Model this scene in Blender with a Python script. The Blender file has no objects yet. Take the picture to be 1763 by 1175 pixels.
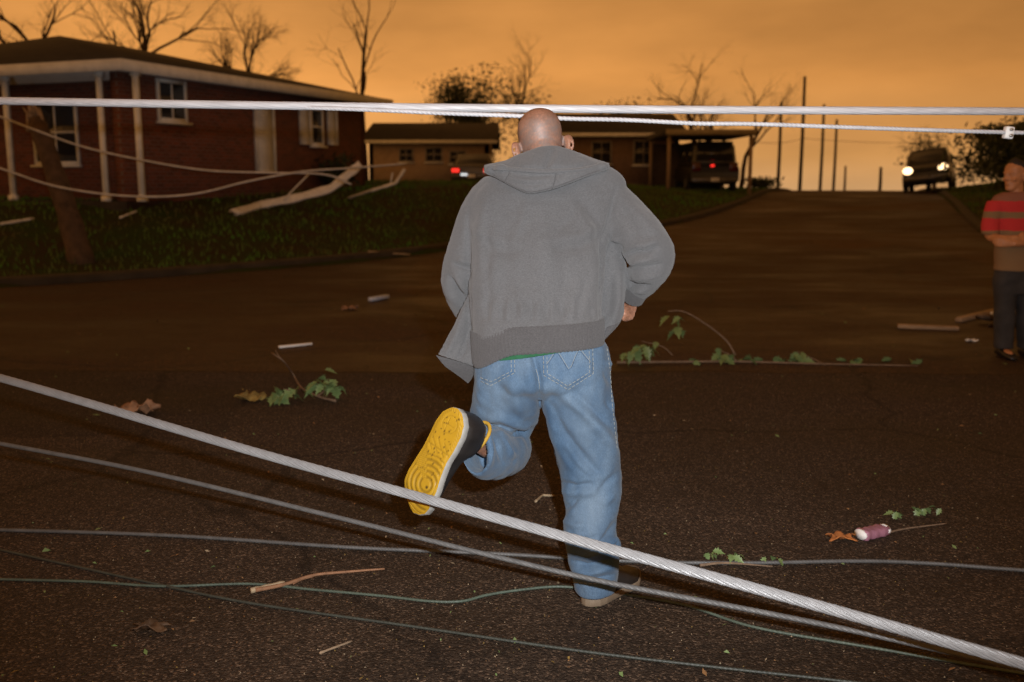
import bpy, math, random
import numpy as np
from mathutils import Vector, Matrix
from mathutils.bvhtree import BVHTree

random.seed(7); RNG = np.random.default_rng(7)
scene = bpy.context.scene
COL = scene.collection

# ------------------------------------------------------------------ camera
W0, H0 = 1763.0, 1175.0
FPX = W0 * 35.0 / 36.0
PITCH = math.radians(9.26)
CAMZ = 1.44
cam_data = bpy.data.cameras.new('camera')
cam_data.lens = 35.0; cam_data.sensor_width = 36.0
cam_data.clip_start = 0.05; cam_data.clip_end = 4000
cam_data.dof.use_dof = True
cam_data.dof.focus_distance = 3.25
cam_data.dof.aperture_fstop = 2.8
cam = bpy.data.objects.new('camera', cam_data); COL.objects.link(cam)
cam.location = (0, 0, CAMZ)
cam.rotation_euler = (math.pi / 2 - PITCH, 0, 0)
scene.camera = cam

# ------------------------------------------------------------------ sky glow
world = bpy.data.worlds.new('World'); scene.world = world; world.use_nodes = True
def build_world():
    nt = world.node_tree; nt.nodes.clear()
    N = nt.nodes.new; L = nt.links.new
    out = N('ShaderNodeOutputWorld'); bg = N('ShaderNodeBackground')
    tc = N('ShaderNodeTexCoord'); sep = N('ShaderNodeSeparateXYZ')
    L(tc.outputs['Generated'], sep.inputs[0])
    # elevation ramp: peach haze low down, orange above it, dull towards the zenith
    mr = N('ShaderNodeMapRange'); mr.inputs['From Min'].default_value = -0.03; mr.inputs['From Max'].default_value = 1.0
    L(sep.outputs['Z'], mr.inputs['Value'])
    cr = N('ShaderNodeValToRGB'); e = cr.color_ramp.elements
    e[0].position = 0.0; e[0].color = (0.86, 0.50, 0.235, 1)
    e[1].position = 1.0; e[1].color = (0.20, 0.09, 0.027, 1)
    for p, c in ((0.05, (0.80, 0.38, 0.115, 1)), (0.12, (0.82, 0.345, 0.085, 1)), (0.22, (0.53, 0.225, 0.056, 1)), (0.5, (0.34, 0.145, 0.036, 1))):
        k = e.new(p); k.color = c
    L(mr.outputs[0], cr.inputs[0])
    # the glow of the town is stronger on the left than on the right
    mx = N('ShaderNodeMapRange'); mx.inputs['From Min'].default_value = -0.6; mx.inputs['From Max'].default_value = 0.65
    mx.inputs['To Min'].default_value = 1.22; mx.inputs['To Max'].default_value = 0.58
    L(sep.outputs['X'], mx.inputs['Value'])
    mp = N('ShaderNodeMapping'); mp.inputs['Scale'].default_value = (1.0, 1.0, 3.2)
    L(tc.outputs['Generated'], mp.inputs['Vector'])
    nz = N('ShaderNodeTexNoise'); nz.inputs['Scale'].default_value = 4.2; nz.inputs['Detail'].default_value = 5; nz.inputs['Roughness'].default_value = 0.5
    L(mp.outputs[0], nz.inputs['Vector'])
    mn = N('ShaderNodeMapRange'); mn.inputs['From Min'].default_value = 0.3; mn.inputs['From Max'].default_value = 0.7
    mn.inputs['To Min'].default_value = 0.78; mn.inputs['To Max'].default_value = 1.16
    L(nz.outputs['Fac'], mn.inputs['Value'])
    mul = N('ShaderNodeMath'); mul.operation = 'MULTIPLY'
    L(mx.outputs[0], mul.inputs[0]); L(mn.outputs[0], mul.inputs[1])
    L(cr.outputs['Color'], bg.inputs['Color']); L(mul.outputs[0], bg.inputs['Strength'])
    L(bg.outputs[0], out.inputs['Surface'])
build_world()

# ------------------------------------------------------------------ the photographer's flash gun, on a bracket beside the lens
fl = bpy.data.lights.new('camera_flash', 'SPOT')
fl.energy = 860; fl.color = (0.97, 0.98, 1.0)
fl.spot_size = math.radians(86); fl.spot_blend = 1.0; fl.shadow_soft_size = 0.022
flo = bpy.data.objects.new('camera_flash', fl); COL.objects.link(flo)
flo.location = (0.14, 0.02, CAMZ + 0.13)
flo.rotation_euler = (math.radians(90 - 4.0), 0, 0)

scene.view_settings.view_transform = 'Standard'
scene.view_settings.look = 'None'
scene.view_settings.exposure = 0.0
scene.view_settings.gamma = 1.0
scene.view_settings.use_curve_mapping = False
scene.cycles.use_denoising = True
scene.cycles.max_bounces = 5
scene.cycles.diffuse_bounces = 2

# ------------------------------------------------------------------ projection helpers (a photo pixel and a distance give a place)
FWD = np.array((0, math.cos(PITCH), -math.sin(PITCH))); UPV = np.array((0, math.sin(PITCH), math.cos(PITCH)))
CPOS = np.array((0, 0, CAMZ))
def ray(px, py):
    return FWD + np.array((1.0, 0, 0)) * ((px - W0 / 2) / FPX) + UPV * ((H0 / 2 - py) / FPX)
def at(px, py, Y):
    d = ray(px, py); return CPOS + d * (Y / d[1])
def proj(V):
    r = V - CPOS; dep = r @ FWD
    return np.stack((W0 / 2 + FPX * r[..., 0] / dep, H0 / 2 - FPX * (r @ UPV) / dep), -1)
def sstep(a, b, x):
    t = np.clip((np.asarray(x, float) - a) / (b - a), 0, 1); return t * t * (3 - 2 * t)

# ------------------------------------------------------------------ terrain
LOT_EDGE = 7.45
LEFT_CURB = np.array([(-60, 2), (-24, 8.6), (-12, 11.8), (-7.1, 13.9), (-4.6, 15.8), (-2.7, 17.7), (-0.8, 20.2), (1.5, 22.7), (4.2, 26), (7.7, 34), (11.5, 45), (16, 58), (40, 130), (110, 330)], float)
RIGHT_CURB = np.array([(80, 4), (30, 9.5), (17, 12.8), (12.2, 15.5), (10.6, 18.6), (11.0, 23), (14.8, 33.5), (19, 45), (23.5, 58), (47.5, 130), (118, 330)], float)
def seg_sd(P, poly, left=True):
    """signed distance to a polyline, positive on the lawn side"""
    P = np.atleast_2d(P); best = np.full(len(P), 1e9); sg = np.ones(len(P))
    for a, b in zip(poly[:-1], poly[1:]):
        d = b - a; L2 = d @ d
        t = np.clip(((P - a) @ d) / L2, 0, 1)
        q = a + t[:, None] * d; dist = np.hypot(*(P - q).T)
        cr = d[0] * (P[:, 1] - a[1]) - d[1] * (P[:, 0] - a[0])
        m = dist < best - 1e-9
        best[m] = dist[m]; sg[m] = np.sign(cr[m] + 1e-12)
    return best * sg if left else -best * sg
def road_z(x, y):
    y = np.asarray(y, float)
    return -0.06 + 0.93 * sstep(12, 46, y) - np.clip(y - 46, 0, None) * 0.0175 * sstep(46, 62, y)
def lawn_z(x, y):
    P = np.stack(np.broadcast_arrays(np.asarray(x, float), np.asarray(y, float)), -1).reshape(-1, 2)
    sl = seg_sd(P, LEFT_CURB, True); sr = seg_sd(P, RIGHT_CURB, False)
    base = road_z(P[:, 0], P[:, 1]) + 0.11
    amt = 1 - 0.85 * sstep(27, 46, P[:, 1])
    bank = 0.80 * sstep(0.2, 5.2, sl) * amt * sstep(12, 2.5, P[:, 0])
    rb = 0.95 * sstep(0.3, 6.0, sr) * (1 - 0.7 * sstep(40, 60, P[:, 1]))
    bump = 0.03 * np.sin(P[:, 0] * 1.7 + 1) * np.sin(P[:, 1] * 1.3) + 0.015 * np.sin(P[:, 0] * 4.1) * np.sin(P[:, 1] * 3.7 + 2)
    z = base + bank + rb + bump * sstep(0.1, 1.5, np.maximum(sl, sr))
    s = np.maximum(sl, sr)
    z = np.where(s > 0, z, base - 0.35 * sstep(0.0, -0.5, s))
    return z, s
def terrain(x, y):
    z, s = lawn_z(x, y)
    rz = 0.0 if y < LOT_EDGE else float(road_z(x, y))
    return float(z[0]) if s[0] > 0 else rz
def ground(px, py, lift=0.0):
    d = ray(px, py); t = -CAMZ / d[2] if d[2] < -1e-4 else 1e9
    if t * d[1] >= LOT_EDGE:
        ts = np.geomspace(4.0, 120, 1500); P = CPOS + ts[:, None] * d; z, s = lawn_z(P[:, 0], P[:, 1])
        h = np.where(s > 0, z, np.where(P[:, 1] < LOT_EDGE, 0.0, road_z(P[:, 0], P[:, 1]))); k = np.nonzero(P[:, 2] < h)[0]; t = ts[k[0]] if len(k) else 120.0
    p = CPOS + d * t
    return np.array((p[0], p[1], terrain(p[0], p[1]) + lift))

# ------------------------------------------------------------------ mesh helpers
def new_mesh(name, V, F, smooth=True):
    me = bpy.data.meshes.new(name)
    V = np.asarray(V, np.float32).reshape(-1, 3); sz = np.fromiter((len(f) for f in F), np.int32, len(F)); ix = np.fromiter((i for f in F for i in f), np.int32, int(sz.sum()))
    me.vertices.add(len(V)); me.vertices.foreach_set('co', V.ravel()); me.loops.add(len(ix)); me.loops.foreach_set('vertex_index', ix)
    me.polygons.add(len(sz)); me.polygons.foreach_set('loop_start', np.concatenate(((0,), np.cumsum(sz)[:-1])).astype(np.int32)); me.update(calc_edges=True)
    if smooth: me.polygons.foreach_set('use_smooth', np.ones(len(me.polygons), bool))
    return me
def obj(name, me, mat=None, parent=None):
    o = bpy.data.objects.new(name, me); COL.objects.link(o)
    if mat is not None and not me.materials: me.materials.append(mat)
    if parent is not None: o.parent = parent
    return o
def tag(o, label=None, cat=None, group=None, kind=None):
    for k, v in (('label', label), ('category', cat), ('group', group), ('kind', kind)):
        if v: o[k] = v
    return o
def empty(name, loc=(0, 0, 0), rz=0.0):
    o = bpy.data.objects.new(name, None); COL.objects.link(o); o.location = tuple(map(float, loc)); o.rotation_euler[2] = rz
    o.empty_display_size = 0.1
    return o
def frames(P):
    P = np.asarray(P, float); T = np.gradient(P, axis=0); T /= np.linalg.norm(T, axis=1)[:, None] + 1e-12
    n = np.cross(T[0], (0, 0, 1.0))
    if np.linalg.norm(n) < 1e-3: n = np.cross(T[0], (0, 1.0, 0))
    n /= np.linalg.norm(n); Ns = []
    for t in T:
        n = n - t * (n @ t); n /= np.linalg.norm(n) + 1e-12; Ns.append(n)
    Ns = np.array(Ns); return T, Ns, np.cross(T, Ns)
def spline(P, n):
    """Catmull-Rom resample of any-dimensional control points"""
    P = np.asarray(P, float); m = len(P)
    Q = np.vstack((2 * P[0] - P[1], P, 2 * P[-1] - P[-2]))
    out = []
    for u in np.linspace(0, m - 1, n):
        i = min(int(u), m - 2); t = u - i
        a, b, c, d = Q[i], Q[i + 1], Q[i + 2], Q[i + 3]
        out.append(0.5 * (2 * b + (c - a) * t + (2 * a - 5 * b + 4 * c - d) * t * t + (3 * b - a - 3 * c + d) * t ** 3))
    return np.array(out)
class MB:
    def __init__(s): s.V = []; s.F = []; s.n = 0
    def add(s, V, F):
        V = np.asarray(V, float).reshape(-1, 3); s.V.append(V); s.F += [tuple(i + s.n for i in f) for f in F]; s.n += len(V); return s
    def rings(s, R, cap=True):
        R = [np.asarray(r, float) for r in R]; k = len(R[0]); F = []
        for i in range(len(R) - 1):
            for j in range(k):
                a, b = i * k + j, i * k + (j + 1) % k
                F.append((a, b, b + k, a + k))
        V = np.vstack(R)
        if cap:
            V = np.vstack((V, R[0].mean(0), R[-1].mean(0))); c0, c1 = len(V) - 2, len(V) - 1; o = (len(R) - 1) * k
            for j in range(k):
                F.append((c0, (j + 1) % k, j)); F.append((c1, o + j, o + (j + 1) % k))
        return s.add(V, F)
    def tube(s, P, r, n=8, cap=True):
        P = np.asarray(P, float); r = np.broadcast_to(np.asarray(r, float), (len(P),)); T, A, B = frames(P)
        a = np.linspace(0, 2 * math.pi, n, endpoint=False)
        return s.rings([P[i] + r[i] * (np.cos(a)[:, None] * A[i] + np.sin(a)[:, None] * B[i]) for i in range(len(P))], cap)
    def ell(s, c, r, M=None, n=16):
        th = np.linspace(0.02, math.pi - 0.02, n); a = np.linspace(0, 2 * math.pi, n * 2, endpoint=False); R = []
        for t in th:
            p = np.stack((np.cos(a) * math.sin(t) * r[0], np.sin(a) * math.sin(t) * r[1], np.full_like(a, math.cos(t) * r[2])), -1)
            if M is not None: p = p @ np.asarray(M).T
            R.append(p + np.asarray(c))
        return s.rings(R)
    def box(s, c, d, rz=0.0, M=None):
        x, y, z = (k / 2 for k in d)
        v = np.array([(sx * x, sy * y, sz * z) for sz in (-1, 1) for sx, sy in ((-1, -1), (1, -1), (1, 1), (-1, 1))])
        if M is None:
            cz, sn = math.cos(rz), math.sin(rz); M = np.array(((cz, -sn, 0), (sn, cz, 0), (0, 0, 1)))
        return s.add(v @ np.asarray(M).T + np.asarray(c, float), [(0, 3, 2, 1), (4, 5, 6, 7), (0, 1, 5, 4), (1, 2, 6, 5), (2, 3, 7, 6), (3, 0, 4, 7)])
    def arrays(s): return np.vstack(s.V), s.F
    def build(s, name, mat, parent=None, smooth=True):
        V, F = s.arrays(); return obj(name, new_mesh(name, V, F, smooth), mat, parent)
def bevel(o, w=0.01, seg=2):
    m = o.modifiers.new('bevel', 'BEVEL'); m.width = w; m.segments = seg; m.limit_method = 'ANGLE'; m.angle_limit = math.radians(40); return o
def mesh_arrays(me):
    V = np.empty(len(me.vertices) * 3); me.vertices.foreach_get('co', V)
    F = [tuple(p.vertices) for p in me.polygons]
    return V.reshape(-1, 3), F
def vnormals(V, F):
    V = np.asarray(V); Fq = np.array([f if len(f) == 4 else (f[0], f[1], f[2], f[2]) for f in F])
    n = np.cross(V[Fq[:, 2]] - V[Fq[:, 0]], V[Fq[:, 3]] - V[Fq[:, 1]])
    tri = Fq[:, 2] == Fq[:, 3]
    if tri.any(): n[tri] = np.cross(V[Fq[tri, 1]] - V[Fq[tri, 0]], V[Fq[tri, 2]] - V[Fq[tri, 0]])
    N = np.zeros_like(V)
    for k in range(4): np.add.at(N, Fq[:, k], n)
    return N / (np.linalg.norm(N, axis=1)[:, None] + 1e-12)
def relax(V, F, it, lam=0.5):
    E = np.array([(a, b) if a < b else (b, a) for f in F for a, b in zip(f, f[1:] + f[:1])]); E = np.unique(E[:, 0] * 10000000 + E[:, 1]); E = np.stack((E // 10000000, E % 10000000), -1)
    deg = np.bincount(E.ravel(), minlength=len(V)).astype(float)[:, None] + 1e-9
    for _ in range(it):
        S = np.zeros_like(V); np.add.at(S, E[:, 0], V[E[:, 1]]); np.add.at(S, E[:, 1], V[E[:, 0]])
        V = V + lam * (S / deg - V)
    return V
def fuse(mb, voxel, it=3):
    """one continuous skin round everything in the builder"""
    V, F = mb.arrays(); t = obj('tmp', new_mesh('tmp', V, F))
    m = t.modifiers.new('r', 'REMESH'); m.mode = 'VOXEL'; m.voxel_size = voxel; m.adaptivity = 0
    dg = bpy.context.evaluated_depsgraph_get(); dg.update()
    me = bpy.data.meshes.new_from_object(t.evaluated_get(dg))
    V, F = mesh_arrays(me); bpy.data.objects.remove(t, do_unlink=True); bpy.data.meshes.remove(me)
    return (relax(V, F, it) if it else V), F
def fold(V, F, strokes, both=False):
    """press drawn folds (polyline in photo pixels, half width, height in metres) into the cloth on the side that faces the lens"""
    N = vnormals(V, F); P = proj(V); face = np.clip(-(N * ((V - CPOS) / np.linalg.norm(V - CPOS, axis=1)[:, None])).sum(1) * 3, 0, 1)
    D = np.zeros(len(V))
    for pts, w, amp in strokes:
        pts = np.asarray(pts, float); best = np.full(len(V), 1e9); tt = np.zeros(len(V)); L = len(pts) - 1
        for i, (a, b) in enumerate(zip(pts[:-1], pts[1:])):
            d = b - a; t = np.clip(((P - a) @ d) / (d @ d), 0, 1); dist = np.hypot(*(P - (a + t[:, None] * d)).T)
            m = dist < best; best[m] = dist[m]; tt[m] = (i + t[m]) / L
        taper = 0.25 + 0.75 * np.sin(np.clip(tt, 0, 1) * math.pi) ** 0.6
        D += amp * np.exp(-(best / w) ** 2) * taper
    return V + N * (D * face)[:, None]
def lumpy(V, F, amp, freq, seed=0):
    N = vnormals(V, F); r = np.random.default_rng(seed); D = np.zeros(len(V))
    for k in range(7):
        d = r.normal(size=3); d /= np.linalg.norm(d); f = freq * (0.6 + 1.1 * r.random())
        D += np.sin(V @ d * f + r.random() * 6.28 + 1.6 * np.sin(V @ r.normal(size=3) * f * 0.5))
    return V + N * (D * amp / 2.6)[:, None]

# ------------------------------------------------------------------ materials
MATS = {}
def srgb(r, g, b): return tuple(((c / 255) / 12.92 if c / 255 <= 0.04045 else ((c / 255 + 0.055) / 1.055) ** 2.4) for c in (r, g, b)) + (1,)
def mat(name, base, rough=0.7, var=0.25, scale=6.0, fine=0.0, fine_scale=300.0, bump=0.0, bump_scale=120.0, metal=0.0, spec=0.5,
        col2=None, sheen=0.0, sss=0.0, coat=0.0, emit=None, estr=0.0, mask=None, coord='Object', stretch=(1, 1, 1), detail=5.0):
    if name in MATS: return MATS[name]
    m = bpy.data.materials.new(name); m.use_nodes = True; nt = m.node_tree; N = nt.nodes.new; L = nt.links.new
    b = nt.nodes['Principled BSDF']; base = tuple(base[:3]) + (1,)
    tc = N('ShaderNodeTexCoord'); mp = N('ShaderNodeMapping'); mp.inputs['Scale'].default_value = stretch
    L(tc.outputs[coord], mp.inputs['Vector'])
    nz = N('ShaderNodeTexNoise'); nz.inputs['Scale'].default_value = scale; nz.inputs['Detail'].default_value = detail; nz.inputs['Roughness'].default_value = 0.6
    L(mp.outputs[0], nz.inputs['Vector'])
    cr = N('ShaderNodeValToRGB'); e = cr.color_ramp.elements
    c2 = tuple(col2[:3]) + (1,) if col2 else tuple(c * (1 - var) for c in base[:3]) + (1,)
    c1 = base if col2 else tuple(min(1, c * (1 + var)) for c in base[:3]) + (1,)
    e[0].position = 0.32; e[0].color = c2; e[1].position = 0.68; e[1].color = c1
    L(nz.outputs['Fac'], cr.inputs[0]); colour = cr.outputs['Color']
    if fine:
        fz = N('ShaderNodeTexNoise'); fz.inputs['Scale'].default_value = fine_scale; fz.inputs['Detail'].default_value = 2
        L(mp.outputs[0], fz.inputs['Vector'])
        fr = N('ShaderNodeMapRange'); fr.inputs['From Min'].default_value = 0.3; fr.inputs['From Max'].default_value = 0.7
        fr.inputs['To Min'].default_value = 1 - fine; fr.inputs['To Max'].default_value = 1 + fine
        L(fz.outputs['Fac'], fr.inputs['Value'])
        mx = N('ShaderNodeMix'); mx.data_type = 'RGBA'; mx.blend_type = 'MULTIPLY'; mx.inputs['Factor'].default_value = 1
        L(colour, mx.inputs['A']); L(fr.outputs[0], mx.inputs['B']); colour = mx.outputs['Result']
    if mask:   # a mesh attribute that says where the second colour lies (stubble on a scalp, darker grooves and dirt on a sole)
        an = N('ShaderNodeAttribute'); an.attribute_name = mask[0]
        mx = N('ShaderNodeMix'); mx.data_type = 'RGBA'
        L(an.outputs['Fac'], mx.inputs['Factor']); L(colour, mx.inputs['A']); mx.inputs['B'].default_value = tuple(mask[1][:3]) + (1,); colour = mx.outputs['Result']
    L(colour, b.inputs['Base Color'])
    b.inputs['Roughness'].default_value = rough; b.inputs['Metallic'].default_value = metal; b.inputs['Specular IOR Level'].default_value = spec
    b.inputs['Sheen Weight'].default_value = sheen; b.inputs['Coat Weight'].default_value = coat
    if sss:
        b.inputs['Subsurface Weight'].default_value = sss; b.inputs['Subsurface Radius'].default_value = (0.012, 0.005, 0.003); b.inputs['Subsurface Scale'].default_value = 0.6
    if bump:
        bz = N('ShaderNodeTexNoise'); bz.inputs['Scale'].default_value = bump_scale; bz.inputs['Detail'].default_value = 3
        L(mp.outputs[0], bz.inputs['Vector'])
        bp = N('ShaderNodeBump'); bp.inputs['Strength'].default_value = min(1, bump); bp.inputs['Distance'].default_value = 0.6 / bump_scale
        L(bz.outputs['Fac'], bp.inputs['Height']); L(bp.outputs[0], b.inputs['Normal'])
    if emit:
        b.inputs['Emission Color'].default_value = tuple(emit[:3]) + (1,); b.inputs['Emission Strength'].default_value = estr
    MATS[name] = m; return m

def asphalt(name, c, grain, rough, spec, scale=150):
    m = bpy.data.materials.new(name); m.use_nodes = True; nt = m.node_tree; N = nt.nodes.new; L = nt.links.new
    b = nt.nodes['Principled BSDF']; tc = N('ShaderNodeTexCoord')
    vo = N('ShaderNodeTexVoronoi'); vo.inputs['Scale'].default_value = scale; vo.inputs['Randomness'].default_value = 1
    L(tc.outputs['Object'], vo.inputs['Vector'])
    sp = N('ShaderNodeSeparateColor'); L(vo.outputs['Color'], sp.inputs[0])
    cr = N('ShaderNodeValToRGB'); e = cr.color_ramp.elements         # stone to stone tone: most dark, a few pale chips
    e[0].position = 0.0; e[0].color = tuple(k * (1 - grain) for k in c) + (1,)
    e[1].position = 1.0; e[1].color = tuple(min(1, k * (1 + grain * 3.6)) for k in c) + (1,)
    q = e.new(0.8); q.color = tuple(k * (1 + 0.3 * grain) for k in c) + (1,)
    L(sp.outputs[0], cr.inputs[0])
    big = N('ShaderNodeTexNoise'); big.inputs['Scale'].default_value = 0.7; big.inputs['Detail'].default_value = 6; big.inputs['Roughness'].default_value = 0.65
    mp = N('ShaderNodeMapping'); mp.inputs['Scale'].default_value = (0.5, 1.0, 1.0); L(tc.outputs['Object'], mp.inputs['Vector']); L(mp.outputs[0], big.inputs['Vector'])
    mr = N('ShaderNodeMapRange'); mr.inputs['From Min'].default_value = 0.3; mr.inputs['From Max'].default_value = 0.7; mr.inputs['To Min'].default_value = 0.6; mr.inputs['To Max'].default_value = 1.4
    L(big.outputs['Fac'], mr.inputs['Value'])
    mx = N('ShaderNodeMix'); mx.data_type = 'RGBA'; mx.blend_type = 'MULTIPLY'; mx.inputs['Factor'].default_value = 1
    ck = N('ShaderNodeTexVoronoi'); ck.feature = 'DISTANCE_TO_EDGE'; ck.inputs['Scale'].default_value = 0.42
    wz = N('ShaderNodeTexNoise'); wz.inputs['Scale'].default_value = 2.2; wz.inputs['Detail'].default_value = 6; L(tc.outputs['Object'], wz.inputs['Vector'])
    wa = N('ShaderNodeMix'); wa.data_type = 'VECTOR'; wa.inputs['Factor'].default_value = 0.28; L(tc.outputs['Object'], wa.inputs['A']); L(wz.outputs['Color'], wa.inputs['B']); L(wa.outputs['Result'], ck.inputs['Vector'])
    cm = N('ShaderNodeMapRange'); cm.inputs['From Min'].default_value = 0.002; cm.inputs['From Max'].default_value = 0.010; cm.inputs['To Min'].default_value = 0.55; L(ck.outputs['Distance'], cm.inputs['Value'])
    pz = N('ShaderNodeTexVoronoi'); pz.inputs['Scale'].default_value = 0.33; pz.distance = 'CHEBYCHEV'; L(wa.outputs['Result'], pz.inputs['Vector']); ps = N('ShaderNodeSeparateColor'); L(pz.outputs['Color'], ps.inputs[0])
    pm = N('ShaderNodeMapRange'); pm.inputs['To Min'].default_value = 0.72; pm.inputs['To Max'].default_value = 1.22; L(ps.outputs[1], pm.inputs['Value'])
    m1 = N('ShaderNodeMath'); m1.operation = 'MULTIPLY'; L(cm.outputs[0], m1.inputs[0]); L(pm.outputs[0], m1.inputs[1]); m2 = N('ShaderNodeMath'); m2.operation = 'MULTIPLY'; L(m1.outputs[0], m2.inputs[0]); L(mr.outputs[0], m2.inputs[1])
    L(cr.outputs['Color'], mx.inputs['A']); L(m2.outputs[0], mx.inputs['B']); L(mx.outputs['Result'], b.inputs['Base Color'])
    rr = N('ShaderNodeMapRange'); rr.inputs['From Min'].default_value = 0.35; rr.inputs['From Max'].default_value = 0.65; rr.inputs['To Min'].default_value = rough - 0.26; rr.inputs['To Max'].default_value = min(1.0, rough + 0.2)
    L(big.outputs['Fac'], rr.inputs['Value']); L(rr.outputs[0], b.inputs['Roughness']); b.inputs['Specular IOR Level'].default_value = spec
    bp = N('ShaderNodeBump'); bp.inputs['Strength'].default_value = 0.9; bp.inputs['Distance'].default_value = 0.006; bp.invert = True
    fz = N('ShaderNodeTexNoise'); fz.inputs['Scale'].default_value = scale * 0.5; fz.inputs['Detail'].default_value = 3; L(tc.outputs['Object'], fz.inputs['Vector'])
    ad = N('ShaderNodeMath'); ad.operation = 'ADD'; L(vo.outputs['Distance'], ad.inputs[0]); L(fz.outputs['Fac'], ad.inputs[1])
    L(ad.outputs[0], bp.inputs['Height']); L(bp.outputs[0], b.inputs['Normal'])
    return m
M_LOT = asphalt('coarse_asphalt', (0.051, 0.034, 0.022), 0.6, 0.9, 0.2, 130)
M_ROAD = asphalt('worn_asphalt', (0.052, 0.027, 0.010), 0.5, 0.72, 0.32, 90)
M_SOIL = mat('soil_turf', (0.030, 0.055, 0.012), 0.95, scale=1.3, col2=(0.045, 0.030, 0.016), bump=0.8, bump_scale=30, spec=0.1)
M_KERB = mat('kerb_concrete', (0.036, 0.028, 0.019), 0.9, 0.35, 3, bump=0.4, bump_scale=60)
M_GRASS = mat('grass_blade', (0.070, 0.20, 0.018), 0.7, scale=0.7, col2=(0.10, 0.085, 0.03), spec=0.2)
M_STEEL = mat('bright_strand_wire', (0.215, 0.217, 0.22), 0.34, 0.12, 30, metal=0.0, bump=0.2, bump_scale=300)
M_STEEL2 = mat('weathered_strand_wire', (0.10, 0.10, 0.098), 0.5, 0.2, 30, metal=0.1, bump=0.2, bump_scale=300)
M_GREENWIRE = mat('green_coated_wire', (0.065, 0.088, 0.066), 0.55, 0.2, 20)
M_DARKWIRE = mat('dark_coated_wire', (0.035, 0.04, 0.032), 0.55, 0.25, 20)
M_CABLE = mat('pale_cable_sheath', (0.58, 0.58, 0.60), 0.45, 0.14, 14, stretch=(0.4, 6, 6))
M_BRICK = None
def brick_mat():
    m = bpy.data.materials.new('red_brickwork'); m.use_nodes = True; nt = m.node_tree; N = nt.nodes.new; L = nt.links.new
    b = nt.nodes['Principled BSDF']; uv = N('ShaderNodeUVMap')
    br = N('ShaderNodeTexBrick'); br.inputs['Scale'].default_value = 1.0; br.inputs['Brick Width'].default_value = 0.21; br.inputs['Row Height'].default_value = 0.075
    br.inputs['Mortar Size'].default_value = 0.006; br.inputs['Color1'].default_value = (0.19, 0.055, 0.03, 1); br.inputs['Color2'].default_value = (0.11, 0.036, 0.022, 1); br.inputs['Mortar'].default_value = (0.16, 0.13, 0.11, 1)
    L(uv.outputs[0], br.inputs['Vector']); L(br.outputs['Color'], b.inputs['Base Color']); b.inputs['Roughness'].default_value = 0.9
    bp = N('ShaderNodeBump'); bp.inputs['Strength'].default_value = 0.7; bp.inputs['Distance'].default_value = 0.01; bp.invert = True
    L(br.outputs['Fac'], bp.inputs['Height']); L(bp.outputs[0], b.inputs['Normal']); return m
M_BRICK = brick_mat()
M_WHITEPAINT = mat('white_paint', (0.80, 0.80, 0.78), 0.6, 0.12, 5)
M_ROOF = mat('dark_shingles', (0.040, 0.034, 0.030), 0.92, 0.35, 4, bump=0.6, bump_scale=25, stretch=(1, 1, 4))
M_GLASS = mat('window_glass', (0.03, 0.03, 0.035), 0.08, 0.1, 3, spec=0.6)
M_TAN = mat('tan_siding', (0.36, 0.26, 0.17), 0.8, 0.15, 4)
M_TIMBER = mat('weathered_wood', (0.30, 0.21, 0.13), 0.85, 0.3, 8, bump=0.4, bump_scale=60, stretch=(1, 1, 6))
M_BARK = mat('bark', (0.085, 0.055, 0.035), 0.95, 0.4, 9, bump=0.9, bump_scale=30, spec=0.15)
M_TWIG = mat('twig_bark', (0.18, 0.12, 0.075), 0.85, 0.3, 30)
M_LEAF = mat('fresh_leaf', (0.11, 0.19, 0.055), 0.5, 0.3, 12, col2=(0.20, 0.26, 0.11))
M_LEAFDARK = mat('evergreen_leaf', (0.035, 0.045, 0.015), 0.7, 0.4, 3)
M_LEAFBROWN = mat('dry_leaf', (0.22, 0.11, 0.04), 0.8, 0.4, 12)
M_RUBBER = mat('black_rubber', (0.02, 0.02, 0.02), 0.8, 0.3, 10)
M_CARDARK = mat('dark_car_paint', (0.008, 0.007, 0.007), 0.45, 0.2, 3, coat=0.2)
M_CARGREY = mat('grey_car_paint', (0.07, 0.065, 0.06), 0.35, 0.2, 3, coat=0.5)
M_REDLAMP = mat('lit_tail_lamp', (0.5, 0.01, 0.01), 0.3, 0.0, emit=(1, 0.03, 0.02), estr=1.5)
M_REDDIM = mat('tail_lamp_lens', (0.07, 0.004, 0.004), 0.25, 0.0)
M_HEADLAMP = mat('lit_head_lamp', (0.9, 0.9, 0.8), 0.2, 0.0, emit=(1, 0.66, 0.34), estr=4)
M_PLATEGLOW = mat('added_plate_glow', (0.9, 0.9, 0.9), 0.3, 0.0, emit=(0.85, 0.95, 1), estr=0.9)  # made-up glow for a bright number plate, no lamp
M_CHROME = mat('bare_metal', (0.6, 0.6, 0.6), 0.3, 0.1, 10, metal=0.9)
M_POLE = mat('creosoted_pole', (0.05, 0.036, 0.025), 0.9, 0.3, 6, stretch=(4, 4, 0.5))

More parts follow.
